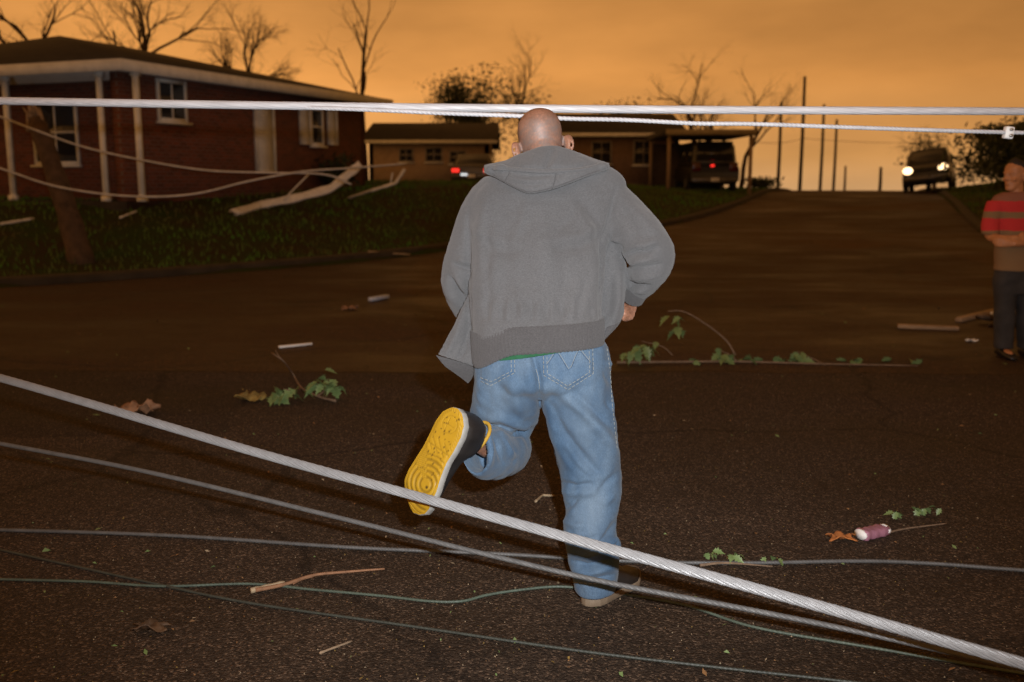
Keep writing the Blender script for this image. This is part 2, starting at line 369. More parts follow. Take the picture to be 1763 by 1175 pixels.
# ================================================================== THE SETTING
def grid_mesh(name, xs, ys, zf, mat_, uvs=None):
    X, Y = np.meshgrid(xs, ys); Z = zf(X, Y); nx, ny = len(xs), len(ys)
    V = np.stack((X, Y, Z), -1).reshape(-1, 3)
    F = [(j * nx + i, j * nx + i + 1, (j + 1) * nx + i + 1, (j + 1) * nx + i) for j in range(ny - 1) for i in range(nx - 1)]
    return obj(name, new_mesh(name, V, F), mat_)
xs = np.unique(np.concatenate((np.linspace(-1800, -60, 12), np.linspace(-60, -24, 25), np.arange(-24, 26, 0.4), np.linspace(26, 70, 25), np.linspace(70, 1800, 12))))
ys = np.unique(np.concatenate((np.linspace(-300, 5, 12), np.arange(5, 52, 0.4), np.linspace(52, 90, 24), np.linspace(90, 400, 20), np.linspace(400, 2200, 8))))
g = grid_mesh('ground', xs, ys, lambda X, Y: lawn_z(X.ravel(), Y.ravel())[0].reshape(X.shape), M_SOIL); tag(g, kind='structure')
rx = np.unique(np.concatenate((np.linspace(-60, -10, 26), np.arange(-10, 22, 1.0), np.linspace(22, 130, 30))))
ry = np.unique(np.concatenate((np.arange(LOT_EDGE - 0.4, 62, 0.8), np.linspace(62, 340, 24))))
rd = grid_mesh('road', rx, ry, lambda X, Y: road_z(X, Y) + 0.02 * np.sin(X * 0.8 + 0.4 * Y) * sstep(8.5, 12, Y) * 0.5, M_ROAD); tag(rd, kind='structure')
# the coarse asphalt apron the man runs over; its broken edge drops to the street beyond
lx = np.concatenate((np.linspace(-60, -9, 18), np.arange(-8.9, 9, 0.06), np.linspace(9.1, 60, 18)))
edge = LOT_EDGE - 0.012 * lx + 0.03 * np.sin(lx * 1.3) + 0.018 * np.sin(lx * 4.7 + 1) + RNG.normal(0, 0.012, len(lx))
rowsy = [np.full_like(lx, v) for v in (-40, -10, 0, 2, 4, 6)] + [edge - 0.15, edge - 0.03, edge, edge + 0.015]
rowsz = [0, 0, 0, 0, 0, 0, 0, -0.004, -0.018, -0.09]
V = np.vstack([np.stack((lx, yy, np.full_like(lx, zz)), -1) for yy, zz in zip(rowsy, rowsz)]); n = len(lx)
F = [(j * n + i, j * n + i + 1, (j + 1) * n + i + 1, (j + 1) * n + i) for j in range(len(rowsy) - 1) for i in range(n - 1)]
tag(obj('asphalt_apron', new_mesh('asphalt_apron', V, F), M_LOT), kind='structure')

def kerb(poly, name, side):
    P = spline(poly[1:-1], 160); P = P[(P[:, 1] < 75)]
    T = np.gradient(P, axis=0); T /= np.linalg.norm(T, axis=1)[:, None]; Nn = np.stack((-T[:, 1], T[:, 0]), -1) * side
    m = MB(); R = []
    for p, nn in zip(P, Nn):
        z = float(road_z(p[0], p[1])); sec = ((-0.09, -0.15), (-0.09, 0.085), (-0.06, 0.115), (0.10, 0.135), (0.16, 0.10), (0.16, -0.15))
        R.append([(p[0] + nn[0] * a, p[1] + nn[1] * a, z + b) for a, b in sec])
    m.rings(R); return tag(m.build(name, M_KERB, smooth=False), kind='structure')
kerb(LEFT_CURB, 'kerb', 1); kerb(RIGHT_CURB, 'kerb', -1)

def grass():
    r = np.random.default_rng(2); y = 10 + 38 * r.random(160000) ** 1.5; x = -20 + 44 * r.random(160000); px = W0 / 2 + FPX * x / y
    k = (px > -80) & (px < W0 + 80); x, y = x[k], y[k]; z, s = lawn_z(x, y); k = s > 0.12; x, y, z = x[k][:34000], y[k][:34000], z[k][:34000] - 0.01; n = len(x)
    h = r.uniform(0.05, 0.13, n); a = r.random(n) * 6.28; w = 0.006 + 0.0006 * y; b = r.random(n) * 6.28; l = r.uniform(0.01, 0.06, n)
    V = np.stack((np.stack((x - w * np.cos(a), y - w * np.sin(a), z), -1), np.stack((x + w * np.cos(a), y + w * np.sin(a), z), -1), np.stack((x + l * np.cos(b), y + l * np.sin(b), z + h), -1)), 1).reshape(-1, 3)
    return tag(obj('lawn_grass', new_mesh('lawn_grass', V, np.arange(n * 3).reshape(-1, 3), False), M_GRASS), 'short dark green grass covering the bank and verges', 'grass', kind='stuff')
grass()

# ------------------------------------------------------------------ building helpers
def wall_box(name, A, B, z0, z1, t, mat_, parent):
    """upright slab along A-B, thickness t to the left of A->B, with brick-sized UVs"""
    A = np.array(A, float); B = np.array(B, float); d = B - A; L = np.hypot(*d); d /= L; nrm = np.array((-d[1], d[0])) * t
    c = [A, B, B + nrm, A + nrm]
    V = [(p[0], p[1], z0) for p in c] + [(p[0], p[1], z1) for p in c]
    F = [(0, 1, 5, 4), (1, 2, 6, 5), (2, 3, 7, 6), (3, 0, 4, 7), (4, 5, 6, 7), (3, 2, 1, 0)]
    me = new_mesh(name, V, F, False); uv = me.uv_layers.new(name='UVMap')
    for p in me.polygons:
        for li in p.loop_indices:
            v = me.vertices[me.loops[li].vertex_index].co
            uv.data[li].uv = ((v.x - A[0]) * d[0] + (v.y - A[1]) * d[1] + (v.x * 0.3 if abs(p.normal.x * d[0] + p.normal.y * d[1]) > 0.7 else 0), v.z)
    return obj(name, me, mat_, parent)
def on_wall(A, B, px, py):
    """distance along the wall line A-B and height where a sight line meets it"""
    A = np.array(A, float); d = np.array(B, float) - A; L = np.hypot(*d); d /= L; r = ray(px, py)
    s, t = np.linalg.solve(np.array(((d[0], -r[0]), (d[1], -r[1]))), -A)
    return s, CAMZ + r[2] * t
def window(A, B, s0, s1, z0, z1, parent, panes=(2, 2), frame=None, pane=None, proud=0.05):
    A = np.array(A, float); d = np.array(B, float) - A; d /= np.hypot(*d); nrm = np.array((d[1], -d[0])); rz = math.atan2(d[1], d[0])
    def bx(m, a, b, c, e, dep, off):
        p = A + d * (a + b) / 2 + nrm * off; m.box((p[0], p[1], (c + e) / 2), (b - a, dep, e - c), rz)
    m = MB(); bx(m, s0, s1, z0, z1, 0.02, 0.015); w = m.build('window', pane or M_GLASS, parent, False)
    m = MB(); t = 0.07
    bx(m, s0 - t, s0, z0 - t, z1 + t, proud, proud / 2); bx(m, s1, s1 + t, z0 - t, z1 + t, proud, proud / 2)
    bx(m, s0, s1, z1, z1 + t, proud, proud / 2); bx(m, s0, s1, z0 - t, z0, proud, proud / 2)
    for i in range(1, panes[0]):
        q = s0 + (s1 - s0) * i / panes[0]; bx(m, q - 0.02, q + 0.02, z0, z1, proud * 0.7, proud * 0.4)
    for i in range(1, panes[1]):
        q = z0 + (z1 - z0) * i / panes[1]; bx(m, s0, s1, q - 0.02, q + 0.02, proud * 0.6, proud * 0.38)
    m.build('frame', frame or M_WHITEPAINT, w, False)
    m = MB(); bx(m, s0 - 0.12, s1 + 0.12, z0 - t - 0.05, z0 - t - 0.002, 0.12, 0.06); m.build('sill', M_WHITEPAINT, w, False)
    return w
def shutter(A, B, s0, s1, z0, z1, parent, name='shutter'):
    A = np.array(A, float); d = np.array(B, float) - A; d /= np.hypot(*d); nrm = np.array((d[1], -d[0])); rz = math.atan2(d[1], d[0]); m = MB()
    def bx(a, b, c, e, dep, off): p = A + d * (a + b) / 2 + nrm * off; m.box((p[0], p[1], (c + e) / 2), (b - a, dep, e - c), rz)
    bx(s0, s1, z0, z1, 0.02, 0.02); t = 0.05
    bx(s0, s0 + t, z0, z1, 0.05, 0.055); bx(s1 - t, s1, z0, z1, 0.05, 0.055); bx(s0 + t, s1 - t, z1 - t, z1, 0.05, 0.055); bx(s0 + t, s1 - t, z0, z0 + t, 0.05, 0.055)
    k = int((z1 - z0) / 0.075)
    for i in range(k):
        q = z0 + t + (z1 - z0 - 2 * t) * (i + 0.5) / k; bx(s0 + t, s1 - t, q - 0.018, q + 0.018, 0.03, 0.045)
    return m.build(name, M_WHITEPAINT, parent, False)

# ------------------------------------------------------------------ brick house on the left, seen over its near corner
def brick_house():
    c = np.array((-7.28, 19.0)); d = np.array((3.16, 8.0)); d /= np.hypot(*d); e = np.array((-d[1], d[0]))
    LR, LL = 9.0, 10.0
    P0 = c; P1 = c + d * LR; PL = c + e * LL; PQ = P1 + e * LL
    zb, ze = 0.55, 3.42
    h = empty('brick_house', (c[0], c[1], 0)); off = lambda v: v - c
    h.location = (0, 0, 0)
    tag(h, 'red brick house with white eaves and porch posts on the left bank', 'house')
    wall_box('wall', P0, P1, zb, ze, 0.22, M_BRICK, h)
    wall_box('wall', P1, PQ, zb, ze, 0.22, M_BRICK, h); wall_box('wall', PQ, PL, zb, ze, 0.22, M_BRICK, h)
    # the porch front stands back under the roof
    q0 = P0 + d * 1.35 + e * 0.25; q1 = PL + d * 1.35
    wall_box('wall', q1, q0, zb, ze, 0.22, M_BRICK, h)
    # hip roof with white fascia and soffit
    o = 0.55; E = [P0 - d * o - e * o, P1 + d * o - e * o, PQ + d * o + e * o, PL - d * o + e * o]
    r0 = P0 + d * LR * 0.40 + e * LL * 0.5; r1 = P0 + d * LR * 0.62 + e * LL * 0.5; zr = 4.75
    V = [(p[0], p[1], ze + 0.12) for p in E] + [(r0[0], r0[1], zr), (r1[0], r1[1], zr)] + [(p[0], p[1], ze + 0.06) for p in E]
    F = [(0, 1, 5, 4), (1, 2, 5), (2, 3, 4, 5), (3, 0, 4), (0, 6, 7, 1), (1, 7, 8, 2), (2, 8, 9, 3), (3, 9, 6, 0)]
    roof = obj('roof', new_mesh('roof', V, F, False), M_ROOF, h)
    cx = np.mean(E, axis=0)
    for a, b in zip(E, E[1:] + E[:1]):
        dd = b - a; L = np.hypot(*dd); dd /= L; nn = np.array((dd[1], -dd[0]))
        m = MB(); p = (a + b) / 2 + nn * 0.02; m.box((p[0], p[1], ze + 0.03), (L + 0.03, 0.035, 0.20), math.atan2(dd[1], dd[0])); m.build('fascia', M_WHITEPAINT, roof, False)
    m = MB(); V = [(p[0], p[1], ze + 0.012) for p in E]; m.add(V + [(x, y, z - 0.02) for x, y, z in V], [(0, 1, 2, 3), (7, 6, 5, 4), (0, 4, 5, 1), (1, 5, 6, 2), (2, 6, 7, 3), (3, 7, 4, 0)]); m.build('soffit', M_WHITEPAINT, roof, False)
    # porch floor and posts
    def quad_slab(name, pts, z0, z1, mt):
        m = MB(); V = [(p[0], p[1], z0) for p in pts] + [(p[0], p[1], z1) for p in pts]
        m.add(V, [(3, 2, 1, 0), (4, 5, 6, 7), (0, 1, 5, 4), (1, 2, 6, 5), (2, 3, 7, 6), (3, 0, 4, 7)]); return m.build(name, mt, h, False)
    quad_slab('porch_floor', [P0 - d * 0.2, P0 + d * 1.3, PL + d * 1.3, PL - d * 0.2], zb, 1.02, M_KERB)
    for px in (240, 178, 17):
        A = P0 - d * 0.12; B = PL - d * 0.12
        if px > 225: A = P0 - e * 0.42; B = P1 - e * 0.42; s, _ = on_wall(A, B, px, 250); p = A + d * s
        else: s, _ = on_wall(A, B, px, 250); p = A + e * s
        m = MB()
        m.box((p[0], p[1], (1.02 + ze) / 2), (0.10, 0.10, ze - 1.02 - 0.01)); m.box((p[0], p[1], 1.07), (0.16, 0.16, 0.1)); m.box((p[0], p[1], ze - 0.07), (0.16, 0.16, 0.1))
        m.build('porch_post', M_WHITEPAINT, h, False)
    # openings of the long side: the sight lines of the photograph say where they sit on the wall
    def rect(x0, x1, y0, y1):
        s0, za = on_wall(P0, P1, x0, (y0 + y1) / 2); s1, _ = on_wall(P0, P1, x1, (y0 + y1) / 2)
        _, zt = on_wall(P0, P1, (x0 + x1) / 2, y0); _, zo = on_wall(P0, P1, (x0 + x1) / 2, y1)
        return s0, s1, zo, min(zt, ze - 0.12)
    s0, s1, z0, z1 = rect(270, 318, 140, 204)
    w = window(P0, P1, s0 + 0.05, s1 - 0.05, z0, z1, h, (2, 1)); 
    k = (s1 - s0) / 2
    s0, s1, z0, z1 = rect(437, 470, 184, 298); shutter(P0, P1, s0, s1, z0, z1, h, 'door_panel')
    s0, s1, z0, z1 = rect(514, 556, 186, 250)
    shutter(P0, P1, s0, s0 + (s1 - s0) * 0.42, z0, z1, h); window(P0, P1, s0 + (s1 - s0) * 0.5, s1 - 0.1, z0 + 0.06, z1 - 0.06, h, (1, 2)); 
    s0, s1, z0, z1 = rect(562, 572, 186, 250); shutter(P0, P1, s0, s1 + 0.15, z0, z1, h)
    # windows of the porch front
    for a in (2.2, 5.4):
        A = q0 + 0; B = q1 + 0
        window(q1, q0, np.hypot(*(q1 - q0)) - a - 1.1, np.hypot(*(q1 - q0)) - a, 1.8, 3.0, h, (2, 2))
    return h
brick_house()

def plain_house(name, label, x0, x1, Y, depth, y_eave, y_ridge, wallm, wins, door=None, gable=None):
    """low gabled house whose long side faces the lens; pixel spans at distance Y"""
    A = at(x0, 300, Y)[:2]; B = at(x1, 300, Y)[:2]; A = np.array((A[0], Y)); B = np.array((B[0], Y)); ze = at(800, y_eave, Y)[2]; zr = at(800, y_ridge, Y + depth / 2)[2]
    zb = min(terrain(A[0], Y), terrain(B[0], Y)) - 0.3
    h = empty(name); tag(h, label, 'house')
    for a, b in ((A, B), (B, B + (0, depth)), (B + (0, depth), A + (0, depth)), (A + (0, depth), A)): wall_box('wall', a, b, zb, ze, 0.2, wallm, h)
    o = 0.4; V = []
    for x in (A[0] - o, B[0] + o):
        V += [(x, Y - o, ze + 0.02), (x, Y + depth / 2, zr), (x, Y + depth + o, ze + 0.02), (x, Y + depth + o, ze - 0.10), (x, Y + depth / 2, zr - 0.14), (x, Y - o, ze - 0.10)]
    F = [(i, (i + 1) % 6, (i + 1) % 6 + 6, i + 6) for i in range(6)] + [(0, 1, 4, 5), (1, 2, 3, 4), (11, 10, 7, 6), (10, 9, 8, 7)]
    rf = obj('roof', new_mesh('roof', V, F, False), M_ROOF, h)
    m = MB(); m.box(((A[0] + B[0]) / 2, Y - o - 0.02, ze - 0.03), (B[0] - A[0] + 2 * o, 0.03, 0.16)); m.build('fascia', M_WHITEPAINT, rf, False)
    for x in (A[0] + 0.1, B[0] - 0.1):
        m = MB(); m.add([(x, Y, ze - 0.05), (x, Y + depth / 2, zr - 0.15), (x, Y + depth, ze - 0.05), (x + 0.05, Y, ze - 0.05), (x + 0.05, Y + depth / 2, zr - 0.15), (x + 0.05, Y + depth, ze - 0.05)], [(0, 1, 2), (5, 4, 3), (0, 3, 4, 1), (1, 4, 5, 2), (2, 5, 3, 0)])
        m.build('gable', wallm, h, False)
    for wx0, wx1, wy0, wy1 in wins:
        s0 = at(wx0, 300, Y)[0] - A[0]; s1 = at(wx1, 300, Y)[0] - A[0]
        window(A, B, s0, s1, at(800, wy1, Y)[2], at(800, wy0, Y)[2], h, (2, 2), frame=mat('dull_frame', (0.28, 0.25, 0.21), 0.7, 0.2, 5))
    return h
plain_house('bungalow', 'low tan bungalow with a dark roof behind the car with red tail lights', 636, 842, 46, 9, 244, 212, M_TAN, [(690, 710, 258, 277), (735, 760, 256, 277), (776, 800, 262, 280)])
plain_house('bungalow', 'brown bungalow with pale framed window right of the man in grey', 975, 1168, 44, 9, 232, 196, mat('brown_siding', (0.17, 0.11, 0.075), 0.85, 0.2, 4), [(1092, 1122, 244, 282), (1020, 1050, 246, 280)])

def carport():
    Y = 38.0; x0 = at(1150, 300, Y)[0]; x1 = at(1290, 300, Y)[0]; zt = at(1200, 224, Y)[2]
    h = empty('carport'); tag(h, 'flat roofed carport over the dark van beside the brown bungalow', 'carport')
    m = MB(); m.box(((x0 + x1) / 2, Y + 2.4, zt - 0.1), (x1 - x0 + 0.3, 5.4, 0.2)); m.build('roof', M_ROOF, h, False)
    m = MB(); m.box(((x0 + x1) / 2, Y - 0.32, zt - 0.1), (x1 - x0 + 0.32, 0.035, 0.21)); m.build('fascia', mat('dull_fascia', (0.30, 0.24, 0.13), 0.8, 0.2, 4), h, False)
    for x in (x0, x1):
        for y in (Y - 0.1, Y + 4.8):
            m = MB(); zb = terrain(x, y) - 0.1; m.box((x, y, (zb + zt - 0.2) / 2), (0.12, 0.12, zt - 0.2 - zb)); m.build('post', M_TIMBER, h, False)
    m = MB(); m.box(((x0 + x1) / 2, Y + 5.0, 1.6), (x1 - x0, 0.1, 2.6)); m.build('rear_wall', mat('dark_boards', (0.05, 0.035, 0.025), 0.9, 0.3, 5), h, False)
carport()

# ------------------------------------------------------------------ trees
def grow(mT, mB, p, d, L, r, lvl, maxl, rng, gn=0.45, kids=(3, 5), up=0.15):
    n = 7 if lvl < 2 else 4; P = [p]; D = [d]
    for i in range(n):
        d = d + rng.normal(0, 0.10 + 0.05 * lvl, 3) + np.array((0, 0, up * 0.25)); d = d / np.linalg.norm(d)
        P.append(P[-1] + d * L / n); D.append(d)
    R = np.linspace(r, r * (0.45 if lvl < maxl else 0.25), n + 1)
    (mT if lvl == 0 else mB).tube(P, R, 9 if lvl == 0 else (5 if lvl < 3 else 3))
    if lvl >= maxl: return
    k = rng.integers(*kids) + (2 if lvl == 0 else 0) + (2 if lvl >= 2 else 0)
    for i in range(k):
        t = rng.uniform(0.30 if lvl else 0.38, 1.0); j = min(n, int(t * n) + 1)
        a = rng.normal(0, 1, 3); a -= D[j] * (a @ D[j]); a /= np.linalg.norm(a) + 1e-9
        dd = D[j] + a * rng.uniform(gn, gn * 2.0); dd /= np.linalg.norm(dd)
        grow(mT, mB, P[j], dd, L * rng.uniform(0.42, 0.68), R[j] * rng.uniform(0.45, 0.7), lvl + 1, maxl, rng, gn, kids, up)
def bare_tree(label, px, py_top, Y, seed, r=0.16, lean=(0, 0, 0), maxl=4, gn=0.45, kids=(3, 5), frac=0.55, up=0.15, zoff=-0.1, group='bare storm stripped trees against the sky'):
    x = at(px, 300, Y)[0]; z = terrain(x, Y) + zoff; top = at(px, py_top, Y)[2]
    rng = np.random.default_rng(seed); mT, mB = MB(), MB(); d = np.array((lean[0], lean[1], 1.0)); d /= np.linalg.norm(d)
    grow(mT, mB, np.array((0, 0, 0.0)), d, (top - z) * frac, r, 0, maxl, rng, gn, kids, up)
    t = empty('bare_tree', (x, Y, z)); tag(t, label, 'tree', group)
    mT.build('trunk', M_BARK, t); mB.build('crown', M_BARK, t); return t
bare_tree('big bare tree with two thick stems rising behind the brick house roof', 258, -120, 33, 3, 0.20, (-0.12, 0, 0), gn=0.38, kids=(4, 6))
bare_tree('bare tree leaning left with branches cut by the upper left corner', 95, -150, 31, 12, 0.19, (-0.25, 0, 0), gn=0.5, kids=(4, 6))
bare_tree('bare tree with upright twiggy crown standing right of the brick house ridge', 402, 5, 34, 21, 0.19, (0.03, 0, 0), gn=0.34, kids=(4, 7))
bare_tree('tall thin bare tree with a few drooping side branches left of centre', 630, 15, 48, 33, 0.14, (-0.05, 0, 0), maxl=4, gn=0.45, kids=(3, 4), frac=0.9, up=-0.1)
bare_tree('round crowned bare tree rising above the dark evergreen bush', 888, 35, 60, 45, 0.2, (0.05, 0, 0), gn=0.40, kids=(4, 6), frac=0.5)
bare_tree('broken bare tree with a trunk leaning left, right of the man', 1232, 60, 50, 52, 0.2, (-0.42, 0, 0), maxl=4, gn=0.45, kids=(3, 5), frac=0.55, up=0.0)
bare_tree('thin bare tree leaning right beside the broken one', 1276, 92, 51, 61, 0.13, (0.18, 0, 0), maxl=4, gn=0.4, kids=(3, 4), frac=0.6)
bare_tree('low twiggy bare tree with dense crown right of the man', 1215, 120, 53, 66, 0.15, (0, 0, 0), maxl=4, gn=0.6, kids=(4, 6), frac=0.55)
bare_tree('bare tree far up the road above the parked pickup', 1610, 200, 58, 71, 0.13, (0, 0, 0), maxl=4, gn=0.6, kids=(4, 6), frac=0.55)

def leafy(name, label, cat, px, py_top, Y, rx, seed, n=900, leafm=None, group=None, ry=None, size=0.16):
    x = at(px, 300, Y)[0]; z = terrain(x, Y) - 0.05; top = at(px, py_top, Y)[2]; H = top - z; rng = np.random.default_rng(seed)
    t = empty(name, (x, Y, z)); tag(t, label, cat, group)
    mT = MB(); mT.tube(spline([(0, 0, 0), (0.05, 0, H * 0.35), (0.0, 0.05, H * 0.75)], 8), np.linspace(0.12, 0.03, 8), 7)
    for k in range(7):
        a = rng.random() * 6.28; h0 = H * rng.uniform(0.1, 0.5); q = np.array((math.cos(a) * rx * 0.6, math.sin(a) * rx * 0.6, h0 + H * 0.25)); mT.tube(spline([(0, 0, h0), q * (0.5, 0.5, 0.6) + (0, 0, h0 * 0.3), q], 6), np.linspace(0.05, 0.012, 6), 5)
    mT.build('trunk', M_BARK, t)
    V = []; F = []; clumps = [(rng.normal(0, 0.38, 2) * rx, rng.uniform(0.25, 0.86) * H, rng.uniform(0.25, 0.5)) for _ in range(16)]
    for i in range(n):
        c, h0, s = clumps[rng.integers(len(clumps))]; p = np.array((c[0], c[1], h0)) + rng.normal(0, 1, 3) * (rx * s * 0.7, rx * s * 0.7, H * s * 0.26)
        if p[2] < 0.02 or p[2] > H: continue
        a = rng.normal(0, 1, 3); a /= np.linalg.norm(a); b = np.cross(a, rng.normal(0, 1, 3)); b /= np.linalg.norm(b) + 1e-9; w = size * rng.uniform(0.5, 1.2)
        k = len(V); V += [p - a * w, p + b * w * 0.4, p + a * w, p - b * w * 0.4]; F.append((k, k + 1, k + 2, k + 3))
    obj('crown', new_mesh('crown', V, F, False), leafm or M_LEAFDARK, t); return t
leafy('evergreen_bush', 'dark dense evergreen bush beneath the round bare tree', 'bush', 822, 112, 56, 1.9, 5, 5200, size=0.12)
leafy('evergreen_bush', 'smaller dark bush left of the dense evergreen above the bungalow', 'bush', 776, 132, 57, 1.4, 6, 3000, size=0.12)
leafy('evergreen_bush', 'low dark bush behind the running man and the overhead cable', 'bush', 945, 158, 62, 2.2, 8, 3400, size=0.13)
leafy('evergreen_bush', 'low dark bush above the brown bungalow roof', 'bush', 1085, 168, 60, 2.2, 9, 3000, size=0.13)
leafy('roadside_bush', 'small bush at the crest of the road left of the utility poles', 'bush', 1312, 304, 47, 0.9, 10, 700, size=0.12)
leafy('roadside_bush', 'tall dark hedge bush right of the pickup with lit headlamps', 'bush', 1752, 212, 38, 1.9, 11, 6000, size=0.12)
leafy('roadside_bush', 'dark bush at the right edge of the frame behind the person', 'bush', 1790, 200, 30, 1.9, 13, 5000, size=0.11)
leafy('roadside_bush', 'loose thin bush behind the pickup, left of its lit headlamps', 'bush', 1600, 218, 46, 1.1, 14, 700, M_LEAFDARK, size=0.1)
leafy('roadside_bush', 'dark shrub against the brick house wall behind the white debris', 'bush', 575, 262, 25.5, 0.55, 15, 600, size=0.1)

# the leaning snapped trunk in the dark lawn on the left
def leaning_trunk():
    a = ground(142, 452, -0.08); b = at(62, 205, a[1] + 0.5); P = spline([a, (a * 0.6 + b * 0.4) + (0.03, 0, 0.02), b], 12); m = MB()
    t = empty('snapped_tree', a); tag(t, 'snapped tree trunk leaning left on the dark lawn before the porch', 'tree')
    m.tube(P - a, np.linspace(0.20, 0.13, 12) * (1 + 0.06 * np.sin(np.arange(12) * 2.1)), 12); m.build('trunk', M_TIMBER and mat('pale_bark', (0.075, 0.045, 0.026), 0.92, 0.4, 8, bump=0.8, bump_scale=30), t)
    m = MB(); rng = np.random.default_rng(4)
    for k in range(9):
        q = b - a + rng.normal(0, 0.05, 3); m.tube([q - (0, 0, 0.15), q + rng.normal(0, 0.03, 3) + (0, 0, 0.05), q + rng.normal(0, 0.05, 3) + (-0.04, 0, 0.2 + 0.15 * rng.random())], (0.045, 0.03, 0.004), 5)
    m.build('splintered_top', M_TIMBER, t)
leaning_trunk()
def straight_trunk():
    a = ground(402, 322, -0.1); Y = a[1]; b = at(404, 150, Y); m = MB(); t = empty('snapped_tree', a); tag(t, 'upright snapped tree trunk in front of the brick house side wall', 'tree')
    m.tube(spline([a * 0, (b - a) * 0.5 + (0.03, 0, 0), b - a], 10), np.linspace(0.17, 0.13, 10), 12); m.build('trunk', mat('pale_bark', (0, 0, 0)), t)
    m = MB(); rng = np.random.default_rng(9)
    for k in range(8):
        q = b - a + rng.normal(0, 0.05, 3); m.tube([q - (0, 0, 0.15), q + (0, 0, 0.05), q + rng.normal(0, 0.06, 3) + (0, 0, 0.15 + 0.3 * rng.random())], (0.045, 0.03, 0.004), 5)
    m.build('splintered_top', M_TIMBER, t)
straight_trunk()

# ------------------------------------------------------------------ utility poles up the road
for px, top, Y, arm, lab in ((1378, 132, 58, 0, 'tallest utility pole standing beyond the crest of the road'), (1340, 176, 60, 0, 'leftmost utility pole beyond the crest of the road'), (1413, 180, 66, 0, 'utility pole just right of the tallest one'), (1436, 206, 72, 0, 'slim utility pole second from the right at the crest'), (1516, 288, 60, 0, 'short stub of a snapped utility pole at the crest'), (1455, 286, 84, 0, 'small far utility pole right of the slim one')):
    x = at(px, 300, Y)[0]; zb = float(road_z(x, Y)) - 0.4; zt = at(px, top, Y)[2]; t = empty('utility_pole', (x, Y, zb)); tag(t, lab, 'utility pole', 'utility poles beyond the crest')
    m = MB(); m.tube([(0, 0, 0), (0.02, 0, (zt - zb) / 2), (0.0, 0, zt - zb)], (0.11, 0.095, 0.08), 10); m.build('pole', M_POLE, t)
    if arm:
        m = MB(); m.box((0, -0.14, zt - zb - 0.5), (1.9, 0.1, 0.12), 0.5); m.build('crossarm', M_POLE, t, False)
        for k in (-0.8, -0.35, 0.35, 0.8):
            m = MB(); q = np.array((k * math.cos(0.5), -0.14 + k * math.sin(0.5), zt - zb - 0.44)); m.tube([q, q + (0, 0, 0.08), q + (0, 0, 0.14)], (0.03, 0.045, 0.02), 8); m.build('insulator', M_CHROME, t)
def wire_between(label, A, B, sag, r=0.012, name='overhead_wire', m_=None):
    A = np.array(A, float); B = np.array(B, float); u = np.linspace(0, 1, 24); P = A + (B - A) * u[:, None]; P[:, 2] -= sag * 4 * u * (1 - u)
    m = MB(); m.tube(P, r, 6); return tag(m.build(name, m_ or M_POLE), label, 'wire')
wire_between('thin dark wire sagging between far poles above the road crest', at(1378, 240, 58), at(1290, 243, 44), 0.15)
wire_between('thin dark wire running right from the tallest far pole', at(1378, 238, 58), at(1600, 246, 58), 0.1)

# ================================================================== THE RUNNING MAN
M_SKIN = mat('brown_skin', (0.285, 0.138, 0.086), 0.50, 0.24, 22, fine=0.2, fine_scale=130, bump=0.25, bump_scale=240, sss=0.12, spec=0.45, mask=('stubble', (0.17, 0.128, 0.112)))
def fabric(name, c, weave, speck, sheen):
    """heathered jersey: pale and dark fibres, a fine knit relief"""
    m = bpy.data.materials.new(name); m.use_nodes = True; nt = m.node_tree; N = nt.nodes.new; L = nt.links.new
    b = nt.nodes['Principled BSDF']; tc = N('ShaderNodeTexCoord')
    a = N('ShaderNodeTexNoise'); a.inputs['Scale'].default_value = 2.6; a.inputs['Detail'].default_value = 5; L(tc.outputs['Object'], a.inputs['Vector'])
    mp = N('ShaderNodeMapping'); mp.inputs['Scale'].default_value = (1, 1, 2.2); L(tc.outputs['Object'], mp.inputs['Vector'])
    f = N('ShaderNodeTexNoise'); f.inputs['Scale'].default_value = weave; f.inputs['Detail'].default_value = 3; f.inputs['Roughness'].default_value = 0.75; L(mp.outputs[0], f.inputs['Vector'])
    m1 = N('ShaderNodeMapRange'); m1.inputs['From Min'].default_value = 0.3; m1.inputs['From Max'].default_value = 0.7; m1.inputs['To Min'].default_value = 0.90; m1.inputs['To Max'].default_value = 1.10; L(a.outputs['Fac'], m1.inputs['Value'])
    m2 = N('ShaderNodeMapRange'); m2.inputs['From Min'].default_value = 0.32; m2.inputs['From Max'].default_value = 0.68; m2.inputs['To Min'].default_value = 1 - speck; m2.inputs['To Max'].default_value = 1 + speck; L(f.outputs['Fac'], m2.inputs['Value'])
    mu = N('ShaderNodeMath'); mu.operation = 'MULTIPLY'; L(m1.outputs[0], mu.inputs[0]); L(m2.outputs[0], mu.inputs[1])
    mx = N('ShaderNodeMix'); mx.data_type = 'RGBA'; mx.blend_type = 'MULTIPLY'; mx.inputs['Factor'].default_value = 1; mx.inputs['A'].default_value = tuple(c[:3]) + (1,); L(mu.outputs[0], mx.inputs['B'])
    L(mx.outputs['Result'], b.inputs['Base Color']); b.inputs['Roughness'].default_value = 0.95; b.inputs['Specular IOR Level'].default_value = 0.12; b.inputs['Sheen Weight'].default_value = sheen; b.inputs['Sheen Roughness'].default_value = 0.6
    bp = N('ShaderNodeBump'); bp.inputs['Strength'].default_value = 0.55; bp.inputs['Distance'].default_value = 0.0015; L(f.outputs['Fac'], bp.inputs['Height']); L(bp.outputs[0], b.inputs['Normal'])
    return m
M_HOODIE = fabric('heather_grey_jersey', (0.088, 0.088, 0.090), 200, 0.25, 0.18)
M_RIB = fabric('grey_rib_knit', (0.066, 0.064, 0.065), 200, 0.30, 0.15)
